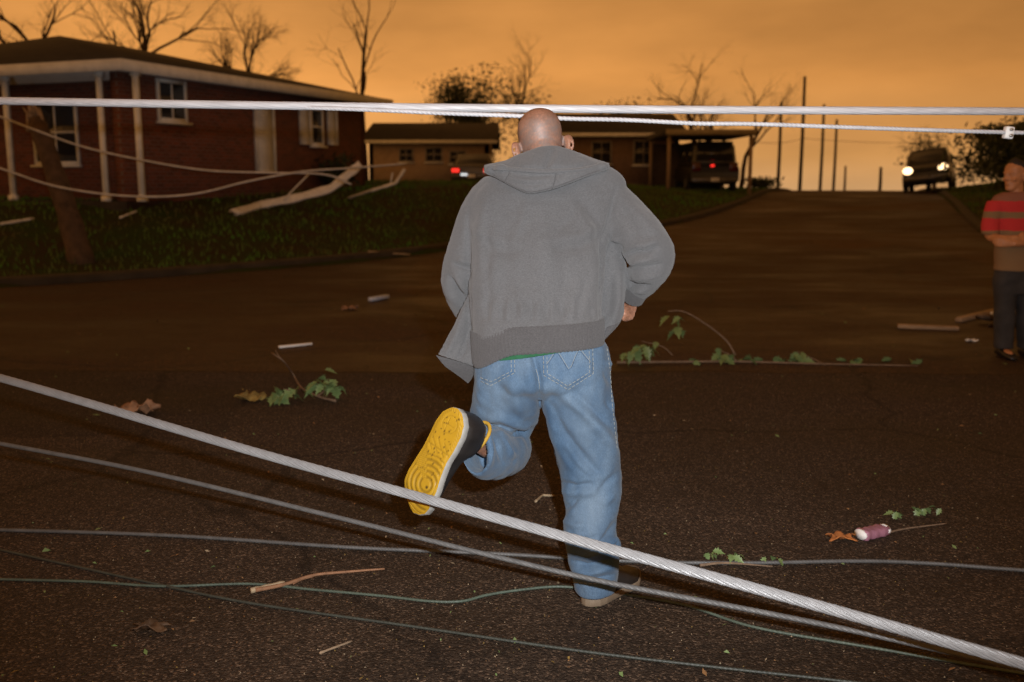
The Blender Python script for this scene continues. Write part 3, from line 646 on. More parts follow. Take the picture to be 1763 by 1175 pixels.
def denim():
    m = bpy.data.materials.new('washed_denim'); m.use_nodes = True; nt = m.node_tree; N = nt.nodes.new; L = nt.links.new
    b = nt.nodes['Principled BSDF']; tc = N('ShaderNodeTexCoord')
    a = N('ShaderNodeTexNoise'); a.inputs['Scale'].default_value = 5.5; a.inputs['Detail'].default_value = 6; a.inputs['Roughness'].default_value = 0.6
    mp = N('ShaderNodeMapping'); mp.inputs['Scale'].default_value = (1.6, 1, 0.7); L(tc.outputs['Object'], mp.inputs['Vector']); L(mp.outputs[0], a.inputs['Vector'])
    cr = N('ShaderNodeValToRGB'); e = cr.color_ramp.elements; e[0].position = 0.30; e[0].color = (0.036, 0.074, 0.132, 1); e[1].position = 0.72; e[1].color = (0.118, 0.168, 0.225, 1)
    q = e.new(0.5); q.color = (0.070, 0.115, 0.175, 1); L(a.outputs['Fac'], cr.inputs[0])
    f = N('ShaderNodeTexNoise'); f.inputs['Scale'].default_value = 500; f.inputs['Detail'].default_value = 2
    m2p = N('ShaderNodeMapping'); m2p.inputs['Scale'].default_value = (1, 1, 0.3); m2p.inputs['Rotation'].default_value = (0, 0.5, 0); L(tc.outputs['Object'], m2p.inputs['Vector']); L(m2p.outputs[0], f.inputs['Vector'])
    m2 = N('ShaderNodeMapRange'); m2.inputs['From Min'].default_value = 0.3; m2.inputs['From Max'].default_value = 0.7; m2.inputs['To Min'].default_value = 0.78; m2.inputs['To Max'].default_value = 1.22; L(f.outputs['Fac'], m2.inputs['Value'])
    mx = N('ShaderNodeMix'); mx.data_type = 'RGBA'; mx.blend_type = 'MULTIPLY'; mx.inputs['Factor'].default_value = 1; L(cr.outputs['Color'], mx.inputs['A']); L(m2.outputs[0], mx.inputs['B'])
    an = N('ShaderNodeAttribute'); an.attribute_name = 'fade'; m3 = N('ShaderNodeMix'); m3.data_type = 'RGBA'; L(an.outputs['Fac'], m3.inputs['Factor']); L(mx.outputs['Result'], m3.inputs['A']); m3.inputs['B'].default_value = (0.145, 0.192, 0.24, 1)
    L(m3.outputs['Result'], b.inputs['Base Color']); b.inputs['Roughness'].default_value = 0.9; b.inputs['Specular IOR Level'].default_value = 0.15; b.inputs['Sheen Weight'].default_value = 0.1
    bp = N('ShaderNodeBump'); bp.inputs['Strength'].default_value = 0.5; bp.inputs['Distance'].default_value = 0.001; L(f.outputs['Fac'], bp.inputs['Height']); L(bp.outputs[0], b.inputs['Normal'])
    return m
M_DENIM = denim()
M_THREAD = mat('pale_thread', (0.25, 0.255, 0.235), 0.9, 0.2, 200)
M_THREADB = mat('blue_thread', (0.03, 0.058, 0.11), 0.9, 0.2, 200)
M_TEE = mat('green_cotton', (0.015, 0.09, 0.038), 0.95, 0.2, 60)
M_SHOE = mat('black_leather', (0.013, 0.011, 0.010), 0.48, 0.35, 22, bump=0.3, bump_scale=200)
M_SOLEY = mat('yellow_rubber', (0.36, 0.205, 0.010), 0.5, 0.08, 20, mask=('tread_tone_dirt', (0.05, 0.028, 0.006)))
M_LINING = mat('yellow_lining', (0.33, 0.19, 0.015), 0.8, 0.15, 60)
M_MIDSOLE = mat('off_white_rubber', (0.27, 0.265, 0.245), 0.6, 0.15, 40)

def ring(yl, yr, xl, xr, Yc, b, n=56, pw=0.86, Yr=None):
    Lp = at(xl, yl, Yc); Rp = at(xr, yr, Yc if Yr is None else Yr); c = (Lp + Rp) / 2; a = (Rp - Lp) / 2
    t = np.linspace(0, 2 * math.pi, n, endpoint=False); f = lambda s: np.sign(s) * np.abs(s) ** pw
    return c + f(np.cos(t))[:, None] * a + f(np.sin(t))[:, None] * np.array((0, b, 0))
def limb(mb, pts, n=24, k=10):
    """pts: pixel x, pixel y, distance, radius in metres"""
    Q = spline([list(at(p[0], p[1], p[2])) + [p[3]] for p in pts], k * (len(pts) - 1) + 1); mb.tube(Q[:, :3], Q[:, 3], n)
def ring_loft(mb, rows, k=6, pw=0.86, n=56, cap=True):
    S = spline(np.array(rows, float), k * (len(rows) - 1) + 1); mb.rings([ring(*r, pw=pw, n=n) for r in S], cap)

# ---- body: one continuous skin
HEADC = at(933, 252, 3.60)
def head_matrix(yaw, pitch, roll):
    return np.array((Matrix.Rotation(yaw, 3, 'Z') @ Matrix.Rotation(roll, 3, 'Y') @ Matrix.Rotation(pitch, 3, 'X')))
def add_head(mb, c, M, s=1.0):
    """c = point between the ears' lower ends; +y is where the face looks"""
    prof = [(-.115, .018, .080, .055), (-.108, .034, .088, .035), (-.09, .046, .092, .0), (-.065, .055, .092, -.035), (-.04, .062, .091, -.058), (-.01, .0695, .090, -.075), (.02, .0755, .091, -.088), (.05, .0785, .092, -.096), (.075, .0755, .088, -.096), (.095, .0675, .077, -.086), (.112, .0535, .060, -.070), (.124, .036, .040, -.048), (.131, .018, .018, -.024), (.1325, .004, .003, -.004)]
    S = spline(np.array(prof), 60); R = []; t = np.linspace(0, 2 * math.pi, 48, endpoint=False)
    for z, hw, yf, yb in S:
        cy = (yf + yb) / 2; hl = (yf - yb) / 2; f = lambda q: np.sign(q) * np.abs(q) ** 0.93
        R.append((np.stack((hw * f(np.cos(t)), cy + hl * f(np.sin(t)), np.full_like(t, z)), -1) * s) @ M.T + c)
    mb.rings(R)
    def e(p, r, rot=None):
        mb.ell(c + M @ (np.array(p) * s), np.array(r) * s, M if rot is None else M @ np.array(Matrix.Rotation(rot[0], 3, rot[1])), 10)
    e((0, .102, -.012), (.014, .020, .018)); e((0, .097, .012), (.009, .016, .030)); e((.013, .097, -.018), (.009, .011, .008)); e((-.013, .097, -.018), (.009, .011, .008))
    e((0, .089, .036), (.052, .012, .010)); e((0, .093, -.048), (.023, .010, .0055)); e((0, .092, -.060), (.020, .010, .007)); e((0, .088, -.095), (.022, .014, .015))
    for sx in (-1, 1):
        e((sx * .032, .080, .018), (.015, .011, .010)); e((sx * .045, .070, -.02), (.020, .020, .018))
        # the ear: a curled rim, a bowl, a lobe
        a = np.linspace(-1.9, 2.5, 14); P = np.stack((np.full_like(a, sx * .085) + sx * 0.012 * np.cos(a * 0.5), -.004 - .016 * np.cos(a) * 1.0, -.006 + .031 * np.sin(a)), -1)
        P[:, 0] += sx * np.clip(-(P[:, 1] + .004), 0, 1) * 0.75
        mb.tube((P * s) @ M.T + c, 0.0048 * s, 8)
        e((sx * .087, -.012, -.004), (.0065, .018, .029), (sx * 0.62, 'Z')); e((sx * .083, .004, -.034), (.006, .008, .010))
    nb = c + M @ np.array((0, -.03, -.03)) * 1
    return nb
def add_hand(mb, w, f, n, s, sc=1.0, curl=1.0):
    """w wrist, f towards the fingers, n out of the palm, s thumb side"""
    f, n, s = (np.array(v, float) / np.linalg.norm(v) for v in (f, n, s)); L = lambda a, b, c: w + (f * a + n * b + s * c) * sc
    R = []
    for a, hw, th in ((-.01, .024, .020), (.02, .030, .019), (.05, .038, .017), (.08, .041, .014), (.092, .039, .011)):
        t = np.linspace(0, 2 * math.pi, 20, endpoint=False); R.append(L(a, 0, 0) + (np.cos(t)[:, None] * s * hw + np.sin(t)[:, None] * n * th) * sc)
    mb.rings(R)
    for k, (o, ln) in enumerate(((.031, .90), (.0105, 1.0), (-.0105, .94), (-.031, .76))):
        p = L(.084, 0, o); P = [p]; ang = 0.25
        for l, da in ((.044, 0.75 * curl), (.027, 1.25 * curl), (.021, 0.9 * curl)):
            ang += da; p = p + (f * math.cos(ang) + n * math.sin(ang)) * l * ln * sc; P.append(p)
        Q = spline(P, 12); mb.tube(Q, np.linspace(.0098, .0072, 12) * sc, 10); mb.ell(Q[-1], (.0072 * sc,) * 3, None, 6)
    P = [L(.018, .006, .026), L(.045, .018, .046), L(.070, .034, .040), L(.085, .040, .022)]
    Q = spline(P, 12); mb.tube(Q, np.linspace(.013, .0085, 12) * sc, 10); mb.ell(Q[-1], (.0085 * sc,) * 3, None, 6)

R_ARM = [(1026, 318, 3.51, .072), (1036, 344, 3.50, .088), (1076, 382, 3.45, .088), (1114, 424, 3.385, .083), (1121, 452, 3.40, .075), (1108, 482, 3.46, .058), (1094, 505, 3.50, .041)]
L_ARM = [(862, 322, 3.51, .070), (842, 352, 3.50, .084), (816, 412, 3.47, .082), (798, 468, 3.45, .075), (803, 512, 3.50, .066), (826, 548, 3.58, .055), (872, 566, 3.68, .045)]
R_LEG = [(988, 600, 3.30, .085), (1000, 700, 3.31, .088), (1015, 800, 3.33, .066), (1018, 880, 3.29, .060), (1024, 985, 3.25, .042), (1030, 1022, 3.26, .040)]
L_THIGH = [(880, 600, 3.30, .085), (872, 690, 3.38, .080), (876, 768, 3.50, .062), (868, 780, 3.36, .056), (846, 779, 3.2, .050), (826, 768, 3.10, .048), (812, 752, 3.045, .05)]
body = MB()
HM = head_matrix(math.radians(6), math.radians(-16), math.radians(-8))
add_head(body, HEADC, HM)
limb(body, [(934, 252, 3.575, .058), (938, 285, 3.55, .060), (940, 320, 3.53, .075)], k=5)
ring_loft(body, [(285, 285, 890, 990, 3.54, .06), (320, 320, 845, 1040, 3.51, .085), (400, 400, 835, 1030, 3.46, .105), (500, 500, 840, 1020, 3.38, .105), (600, 600, 838, 1030, 3.31, .11), (660, 660, 845, 1035, 3.30, .10)], k=4)
for pts, q in ((R_ARM, .6), (L_ARM, .6), (R_LEG, .6), (L_THIGH, .5)): limb(body, [(a, b, c, r * q) for a, b, c, r in pts], k=6)
body.ell(at(1050, 1018, 3.33), (.10, .045, .03), np.array(Matrix.Rotation(math.radians(52), 3, 'Z')), 10)
wr = at(1092, 508, 3.505); add_hand(body, wr, at(1084, 532, 3.545) - wr, (-0.75, 0.65, 0.1), (-0.3, 0.6, 0.7), 0.95)
wl = at(876, 566, 3.69); add_hand(body, wl, (0.06, 0.1, -0.01), (0.6, -0.3, -0.1), (0, 0, 1), 0.95)
V, F = fuse(body, 0.0042, 3)
me = new_mesh('person', V, F)
loc = (V - HEADC) @ HM
stub = sstep(0.105, 0.045, loc[:, 2]) * sstep(0.055, 0.02, loc[:, 1]) * sstep(-0.075, -0.045, loc[:, 2]) * (np.abs(loc[:, 0]) < 0.082) * np.clip(0.62 + 0.25 * np.sin(loc[:, 0] * 90 + 2 * np.sin(loc[:, 2] * 70)) * np.sin(loc[:, 2] * 110 + 1) + RNG.normal(0, .16, len(V)), 0, 1)
at_ = me.attributes.new('stubble', 'FLOAT', 'POINT'); at_.data.foreach_set('value', stub.astype(np.float32))
man = obj('person', me, M_SKIN); tag(man, 'running person seen from behind in grey hoodie, blue jeans and yellow soled shoes', 'person')

# ---- hooded jacket
hb = MB()
TORSO = [(262, 262, 905, 985, 3.53, .060), (282, 280, 868, 1030, 3.52, .085), (305, 303, 838, 1072, 3.51, .110), (335, 335, 815, 1074, 3.49, .130), (380, 380, 806, 1062, 3.46, .142), (430, 430, 807, 1044, 3.42, .148), (480, 480, 808, 1040, 3.385, .148), (530, 525, 809, 1037, 3.35, .148), (562, 553, 812, 1037, 3.32, .146), (584, 572, 814, 1037, 3.305, .140)]
def droop(V):
    P = proj(V); V = V.copy(); V[:, 2] -= 26 / 505 * sstep(895, 812, P[:, 0]) ** 1.3 * sstep(525, 600, P[:, 1]); return V
ring_loft(hb, TORSO, pw=0.78)
limb(hb, R_ARM, 32); limb(hb, L_ARM, 32)
# the open front panels swing out at either side
ring_loft(hb, [(398, 398, 1020, 1058, 3.49, .06), (440, 440, 1020, 1074, 3.47, .07), (490, 490, 1020, 1079, 3.44, .07), (535, 535, 1020, 1077, 3.42, .065), (560, 556, 1020, 1066, 3.40, .05), (578, 570, 1020, 1050, 3.38, .04)], pw=0.9)
def sheet(mb, left, right, th, k=14, m=14, bow=0.0):
    """thick cloth panel between two edge curves given as (pixel x, pixel y, distance)"""
    A = spline([at(*p) for p in left], k); B = spline([at(*p) for p in right], k); R = []
    for a, b in zip(A, B):
        u = np.linspace(0, 1, m)[:, None]; P = a + (b - a) * u; P[:, 1] -= bow * np.sin(u[:, 0] * math.pi)
        up = np.vstack((P - (0, th / 2, 0), (P + (0, th / 2, 0))[::-1])); R.append(up)
    mb.rings(R)
sheet(hb, [(812, 506, 3.37), (813, 560, 3.33), (816, 600, 3.30), (819, 633, 3.28)], [(805, 510, 3.37), (783, 556, 3.33), (767, 586, 3.30), (751, 612, 3.28)], 0.012, bow=0.012)
V, F = fuse(hb, 0.0055, 4)
V = lumpy(lumpy(V, F, 0.0034, 20, 3), F, 0.0009, 75, 12)
V = fold(V, F, [(p_, w_, a_ * 2.2) for p_, w_, a_ in [
    ([(806, 375), (806, 470), (808, 560)], 4, -.006), ([(1062, 322), (1050, 372), (1043, 408)], 4, -.005),
    ([(783, 455), (797, 459), (808, 466)], 4, -.008), ([(787, 446), (806, 455)], 6, .006),
    ([(774, 476), (788, 500), (803, 520)], 4.5, -.011), ([(782, 470), (797, 494), (808, 506)], 7, .008), ([(764, 478), (776, 508), (792, 530)], 7, .007), ([(800, 498), (808, 500)], 3, -.006),
    ([(1078, 441), (1096, 434), (1112, 434), (1128, 426)], 4.5, -.014), ([(1090, 424), (1112, 424), (1134, 414)], 8, .006), ([(1084, 452), (1104, 447), (1124, 446)], 6, .010),
    ([(1090, 464), (1112, 462), (1138, 455)], 4, -.006), ([(1088, 476), (1112, 478), (1146, 470)], 7, .007), ([(1078, 486), (1096, 494), (1124, 495)], 4, -.009), ([(1092, 500), (1112, 501)], 5, .006),
    ([(1042, 402), (1038, 470), (1037, 560)], 5, -.008), ([(1050, 415), (1066, 425), (1070, 445)], 5, -.006), ([(1047, 418), (1058, 412), (1064, 420)], 4, .006), ([(1052, 470), (1050, 510), (1046, 545)], 8, -.007), ([(1066, 470), (1064, 520), (1056, 555)], 7, .006),
    ([(862, 350), (872, 430), (868, 540)], 14, -.004), ([(1000, 340), (1030, 385), (1034, 440)], 12, -.006), ([(985, 350), (1018, 400), (1024, 480)], 12, .005), ([(920, 350), (935, 450), (925, 550)], 22, .005), ([(835, 345), (826, 400), (830, 470)], 9, .004), ([(842, 380), (838, 470), (846, 550)], 7, -.003),
    ([(960, 400), (975, 480), (965, 545)], 13, -.004), ([(890, 500), (896, 530), (890, 552)], 6, .003), ([(985, 505), (990, 530), (985, 550)], 6, .003), ([(1010, 480), (1000, 520), (1004, 550)], 6, -.003),
    ([(1075, 345), (1105, 375), (1135, 405)], 10, .004), ([(1066, 352), (1088, 385), (1100, 410)], 8, -.004),
    ([(836, 512), (839, 552)], 4.5, -0.0030), ([(849, 519), (846, 552)], 4.5, 0.0026), ([(862, 526), (865, 552)], 4.5, -0.0030), ([(875, 513), (872, 552)], 4.5, 0.0026), ([(888, 520), (891, 552)], 4.5, -0.0030), ([(901, 527), (898, 552)], 4.5, 0.0026), ([(914, 514), (917, 552)], 4.5, -0.0030), ([(927, 521), (924, 552)], 4.5, 0.0026), ([(940, 528), (943, 552)], 4.5, -0.0030), ([(953, 515), (950, 552)], 4.5, 0.0026), ([(966, 522), (969, 552)], 4.5, -0.0030), ([(979, 529), (976, 552)], 4.5, 0.0026), ([(992, 516), (995, 552)], 4.5, -0.0030), ([(1005, 523), (1002, 552)], 4.5, 0.0026), ([(1018, 530), (1021, 552)], 4.5, -0.0030),
    ([(1040, 402), (1000, 424), (945, 430)], 10, -.004), ([(1036, 388), (1000, 408), (950, 412)], 10, .004), ([(812, 405), (850, 428), (905, 436)], 10, -.004), ([(812, 392), (850, 412), (900, 420)], 9, .003), ([(800, 532), (786, 578), (768, 612)], 6, .006), ([(809, 560), (800, 600), (788, 624)], 5, -.006), ([(814, 590), (812, 626)], 4, .005), ([(905, 345), (900, 380), (880, 420)], 8, .003), ([(1000, 340), (985, 375), (960, 400)], 8, -.003)]])
hoodie = obj('hoodie', new_mesh('hoodie', V, F), M_HOODIE, man)
hoodie['label'] = 'heather grey zip hoodie blown open at both sides'
# ribbed hem band, cuffs and the turned corner of the front panel
hm = MB(); ring_loft(hm, [(556, 546, 811, 1039.5, 3.325, .1480), (562, 551, 810, 1040, 3.32, .1500), (580, 566, 811, 1040, 3.305, .1500), (599, 585, 814, 1040, 3.29, .1465), (604, 590, 818, 1038, 3.288, .138), (596, 582, 826, 1030, 3.29, .128)], k=8, pw=0.78, n=330)
V, F = hm.arrays(); V = droop(V); a_ = np.arange(len(V)) % 330; N_ = vnormals(V, F); V = V + N_ * (0.0013 * np.cos(a_ * 2 * math.pi / 3))[:, None]
V = fold(V, F, [([(960, 552), (962, 590)], 6, .004), ([(880, 556), (872, 604)], 7, -.004), ([(1010, 552), (1012, 588)], 6, -.003), ([(835, 570), (836, 622)], 6, -.004)])
obj('hem_band', new_mesh('hem_band', V, F), M_RIB, hoodie)
hb2 = MB(); sheet(hb2, [(817, 630, 3.30), (816, 642, 3.31), (812, 652, 3.32), (806, 660, 3.33)], [(751, 612, 3.29), (766, 630, 3.30), (784, 643, 3.32), (800, 655, 3.33)], 0.012)
V, F = hb2.arrays(); obj('turned_hem', new_mesh('turned_hem', V, F), M_RIB, hoodie)
hb3 = MB(); ring_loft(hb3, [(556, 552, 1030, 1069, 3.405, .052), (570, 562, 1028, 1062, 3.39, .05), (590, 578, 1026, 1046, 3.37, .04)], pw=0.9); hb3.build('front_hem', M_RIB, hoodie)
for nm, pts in (('cuff', [(1101, 494, 3.485, .046), (1097, 500, 3.493, .043), (1092, 512, 3.508, .038), (1090, 518, 3.515, .035)]), ('cuff', [(862, 562, 3.66, .048), (872, 566, 3.68, .044), (880, 568, 3.70, .04)])):
    m = MB(); limb(m, pts, 40, 5); m.build(nm, M_RIB, hoodie)
# the hood: a collar cone round the neck and the empty bag lying on the back
def curve(pts, n):
    pts = np.array(pts, float); u = np.linspace(pts[0, 0], pts[-1, 0], n); return u, np.interp(u, pts[:, 0], pts[:, 1])
def pillow(mb, top, bot, Yt, Yb, bulge, n=90, m=26, th=0.05, lip=0.0, edge=0.055):
    """stuffed panel: top and bottom outline in pixels, distance along top and bottom, swelling towards the lens"""
    x0, x1 = max(top[0][0], bot[0][0]), min(top[-1][0], bot[-1][0]); xs_ = np.linspace(x0, x1, n); tp = np.array(top, float); bt = np.array(bot, float)
    yt = np.interp(xs_, tp[:, 0], tp[:, 1]); yb = np.interp(xs_, bt[:, 0], bt[:, 1]); ker = np.ones(7) / 7
    sm = lambda a: np.convolve(np.pad(a, 3, 'edge'), ker, 'valid'); yt, yb = sm(yt), sm(yb); R = []
    for i in range(n):
        s = abs(2 * i / (n - 1) - 1); fall = edge * s ** 2.6; e = math.sqrt(max(0, 1 - s ** 6)); v = np.linspace(0, 1, m)
        f = [at(xs_[i], yt[i] + (yb[i] - yt[i]) * q, Yt + (Yb - Yt) * q + fall - bulge * e * (math.sin(q * math.pi) ** 0.55) - lip * e * math.exp(-(q / 0.16) ** 2)) for q in v]
        bk = [at(xs_[i], yt[i] + (yb[i] - yt[i]) * q, Yt + (Yb - Yt) * q + fall + th * (0.15 + 0.85 * math.sin(q * math.pi))) for q in v[::-1]]
        R.append(f + bk)
    mb.rings(R)
h1 = MB()
pillow(h1, [(834, 284), (846, 281), (856, 280), (862, 277), (873, 277), (881, 270), (905, 261), (930, 252), (955, 250), (975, 255), (1000, 264), (1028, 275), (1044, 279), (1049, 283)],
       [(834, 292), (850, 300), (880, 304), (930, 306), (980, 304), (1020, 298), (1049, 287)], 3.485, 3.388, 0.016, th=0.07, edge=0.085)
V, F = fuse(h1, 0.004, 8)
V = fold(V, F, [([(848, 287), (875, 289), (935, 293), (965, 292), (1005, 289)], 4, -.014), ([(950, 258), (945, 275), (938, 292)], 6, -.012), ([(962, 258), (958, 275), (952, 292)], 8, .006), ([(895, 268), (893, 280), (897, 292)], 3, -.004), ([(880, 278), (890, 290)], 5, -.007), ([(858, 281), (868, 290)], 4, -.006), ([(1000, 290), (1020, 284), (1040, 280)], 4, -.007), ([(985, 278), (1015, 280), (1035, 282)], 6, .005), ([(920, 265), (918, 285)], 7, .004)])
hood = obj('hood', new_mesh('hood', V, F), M_HOODIE, hoodie)
h2 = MB()
pillow(h2, [(833, 283), (846, 284), (875, 287), (905, 290), (935, 292), (960, 291), (1000, 289), (1030, 282), (1042, 279), (1049, 280)],
       [(833, 298), (840, 301), (850, 305), (870, 316), (890, 327), (910, 335), (930, 332), (952, 327), (980, 317), (1010, 305), (1035, 297), (1049, 291)], 3.362, 3.330, 0.022, th=0.05, lip=0.026, edge=0.115)
h2.ell(at(845, 293, 3.425), (.024, .035, .019), None, 10); h2.ell(at(1037, 287, 3.43), (.026, .035, .017), None, 10); h2.ell(at(862, 290, 3.39), (.022, .03, .016), None, 10)
V, F = fuse(h2, 0.0038, 5)
V = fold(V, F, [([(876, 292), (872, 305), (866, 312)], 2.5, -.004), ([(958, 294), (955, 312), (950, 326)], 2.5, -.004), ([(882, 300), (915, 303), (945, 302)], 4, -.004), ([(872, 312), (905, 319), (945, 316)], 4, -.005), ([(885, 309), (915, 312), (942, 309)], 4, .003), ([(970, 300), (1005, 296), (1035, 288)], 5, .004), ([(970, 308), (1000, 303), (1030, 291)], 3, -.003)])
obj('hood_bag', new_mesh('hood_bag', V, F), M_HOODIE, hoodie)
HB = BVHTree.FromPolygons([tuple(v) for v in V], F)
for pts, r_, mt in (([(848, 292), (862, 292), (880, 293), (905, 295), (935, 297), (960, 296), (995, 293), (1022, 289)], .0042, M_HOODIE), ([(878, 297), (872, 307), (868, 314)], .0016, M_RIB), ([(958, 298), (955, 312), (951, 326)], .0016, M_RIB), ([(846, 299), (868, 312), (890, 324), (911, 331), (932, 328), (952, 323), (980, 313), (1010, 301), (1034, 293)], .0016, M_RIB)):
    d_ = spline(pts, 40); P = []
    for x_, y_ in d_:
        h_ = HB.ray_cast(Vector(CPOS), Vector(ray(x_, y_)).normalized())
        if h_[0] is not None: P.append(np.array(h_[0]) - ray(x_, y_) * 0.0008)
    if len(P) > 8: m = MB(); m.tube(relax(np.array(P), [(i, i + 1) for i in range(len(P) - 1)], 2), r_, 7); m.build('hood_seam', mt, hoodie)

# ---- T-shirt edge under the jacket
m = MB(); ring_loft(m, [(590, 575, 832, 1028, 3.30, .128), (612, 582, 834, 1024, 3.292, .140), (615, 585, 834, 1024, 3.29, .142), (612, 583, 838, 1020, 3.30, .125)], pw=0.78); m.build('t_shirt', M_TEE, man)

# ---- jeans
jb = MB()
ring_loft(jb, [(575, 570, 840, 1030, 3.31, .120), (600, 597, 826, 1045, 3.30, .133), (640, 638, 819, 1051, 3.29, .142), (662, 662, 820, 1050, 3.29, .125), (680, 680, 850, 1015, 3.30, .07)], pw=0.84)
def leg_loft(rows): ring_loft(jb, rows, k=6, pw=0.92, n=40)
leg_loft([(620, 620, 922, 1051, 3.29, .115), (655, 655, 925, 1053, 3.29, .122), (690, 690, 931, 1056, 3.295, .12), (740, 740, 944, 1062, 3.31, .112), (790, 790, 957, 1068, 3.33, .105), (830, 830, 965, 1070, 3.33, .10), (855, 855, 969, 1067, 3.32, .097), (880, 880, 973, 1061, 3.30, .095), (905, 905, 970, 1060, 3.285, .095), (940, 940, 973, 1066, 3.27, .092), (970, 970, 979, 1066, 3.26, .09), (995, 995, 985, 1064, 3.255, .09), (1016, 1013, 989, 1060, 3.258, .090)])
leg_loft([(620, 620, 820, 930, 3.29, .115), (655, 655, 816, 932, 3.295, .12), (685, 685, 813, 930, 3.315, .115), (720, 720, 809, 928, 3.37, .10), (745, 745, 820, 914, 3.42, .09), (775, 775, 836, 897, 3.47, .07), (792, 792, 850, 890, 3.49, .04)])
def shin(rows):
    R = []
    for (x, y, Yd, rh, rv, yaw) in spline(np.array(rows, float), 40):
        t = np.linspace(0, 2 * math.pi, 36, endpoint=False); c = at(x, y, Yd); ax = np.array((math.cos(yaw), math.sin(yaw), 0))
        R.append(c + np.cos(t)[:, None] * ax * rh + np.sin(t)[:, None] * np.array((0, 0, rv)))
    cN = R[-1].mean(0); R.append(cN + (R[-1] - cN) * .90); R += [cN + (R[-1] - cN) * .92 + (at(857, 780, 3.26) - cN) * k for k in (.35, .7)]
    jb.rings(R)
shin([(884, 764, 3.48, .070, .075, -.45), (880, 772, 3.41, .076, .082, -.45), (870, 778, 3.33, .080, .086, -.46), (857, 780, 3.26, .080, .090, -.48), (843, 780, 3.185, .074, .093, -.54), (830, 777, 3.13, .070, .093, -.60), (817, 772, 3.07, .064, .089, -.65)])
V, F = fuse(jb, 0.0052, 4)
V = lumpy(lumpy(V, F, 0.0028, 26, 8), F, 0.0010, 85, 14)
V = fold(V, F, [(p_, w_, a_ * 1.7) for p_, w_, a_ in [
    ([(911, 592), (921, 625), (928, 655), (930, 690)], 5, -.010), ([(905, 600), (912, 640), (915, 680)], 12, .006), ([(940, 660), (936, 690)], 8, .004),
    ([(840, 722), (862, 718), (888, 728), (912, 738)], 8, .012), ([(880, 748), (900, 746), (918, 738)], 4, -.014), ([(836, 731), (858, 736), (876, 746)], 4, -.009),
    ([(856, 732), (872, 752), (884, 784)], 5, .009), ([(846, 738), (858, 764), (864, 796)], 4, -.008), ([(866, 744), (878, 764), (888, 780)], 3.5, -.008), ([(838, 742), (844, 774), (842, 804)], 6, .007), ([(826, 745), (834, 775), (830, 800)], 4, -.006), ([(868, 790), (884, 796), (894, 788)], 4, -.005),
    ([(822, 660), (824, 700), (828, 722)], 8, .004), ([(858, 650), (862, 690), (858, 712)], 10, -.005), ([(878, 660), (890, 695), (905, 722)], 9, .006), ([(840, 672), (846, 705)], 8, -.004),
    ([(962, 672), (1000, 705), (1040, 745), (1064, 785)], 10, .009), ([(985, 672), (1020, 706), (1058, 745)], 7, -.006), ([(948, 700), (970, 745), (1005, 790), (1040, 830)], 8, -.008), ([(945, 720), (958, 760), (985, 810)], 9, .007),
    ([(972, 760), (1000, 800), (1035, 825)], 6, .005), ([(964, 832), (990, 838), (1022, 834)], 5, -.008), ([(966, 846), (995, 852), (1030, 846)], 8, .006), ([(970, 876), (985, 868), (1000, 850)], 5, -.007), ([(968, 896), (990, 905), (1010, 905)], 6, .006), ([(1030, 850), (1048, 830), (1066, 812)], 6, -.006), ([(1040, 870), (1058, 850)], 6, .005),
    ([(975, 925), (1000, 932), (1030, 925)], 5, -.006), ([(1030, 938), (1048, 920), (1060, 900)], 5, -.008), ([(1046, 945), (1058, 930), (1066, 945)], 5, .009), ([(980, 950), (1010, 958), (1045, 948)], 6, .007), ([(982, 966), (1012, 974), (1058, 962)], 4.5, -.009), ([(984, 980), (1014, 988), (1060, 976)], 6, .008), ([(986, 994), (1016, 1000), (1060, 990)], 4, -.008),
    ([(1046, 600), (1052, 640), (1055, 690), (1060, 740)], 2.2, .004), ([(1041, 640), (1049, 660)], 4, -.004), ([(1043, 690), (1052, 705)], 4, -.004), ([(1048, 625), (1052, 630)], 4, .004)]])
Pj = proj(V); fade = np.zeros(len(V))
for cx_, cy_, rx_, ry_, a_ in ((862, 690, 26, 45, .30), (1000, 735, 30, 60, .30), (1022, 880, 22, 70, .32), (885, 630, 22, 22, .2), (990, 628, 26, 26, .22), (1015, 800, 24, 30, .2), (905, 700, 12, 30, .2)):
    fade = np.maximum(fade, a_ * np.exp(-((Pj[:, 0] - cx_) / rx_) ** 2 - ((Pj[:, 1] - cy_) / ry_) ** 2))
me = new_mesh('jeans', V, F); at_ = me.attributes.new('fade', 'FLOAT', 'POINT'); at_.data.foreach_set('value', fade.astype(np.float32))
jeans = obj('jeans', me, M_DENIM, man); jeans['label'] = 'loose washed blue jeans with stitched back pockets'
JB = BVHTree.FromPolygons([tuple(v) for v in V], F)
def onto(bvh, px, py, lift=0.0):
    d = Vector(ray(px, py)).normalized(); h = bvh.ray_cast(Vector(CPOS), d)
    if h[0] is None: return None
    n = h[1] if h[1].dot(d) < 0 else -h[1]; return np.array(h[0] + n * lift - d * lift * 0.3)
def pocket(xs_, top, bot, lift=0.0035):
    n, m = len(xs_), 16; bt = np.array(bot, float); V = []; ok = True
    for j in range(m):
        for i, x in enumerate(xs_):
            yb = np.interp(x, bt[:, 0], bt[:, 1]); y = top + (yb - top) * j / (m - 1); e = min(i, n - 1 - i, m - 1 - j)
            p = onto(JB, x, y, lift if e > 0 else -0.002)
            if p is None: p = V[-1] if V else at(x, y, 3.2)
            V.append(p)
    F = [(j * n + i, j * n + i + 1, (j + 1) * n + i + 1, (j + 1) * n + i) for j in range(m - 1) for i in range(n - 1)]
    V = relax(np.array(V), F, 1, 0.4); return obj('pocket', new_mesh('pocket', V, F), M_DENIM, jeans)
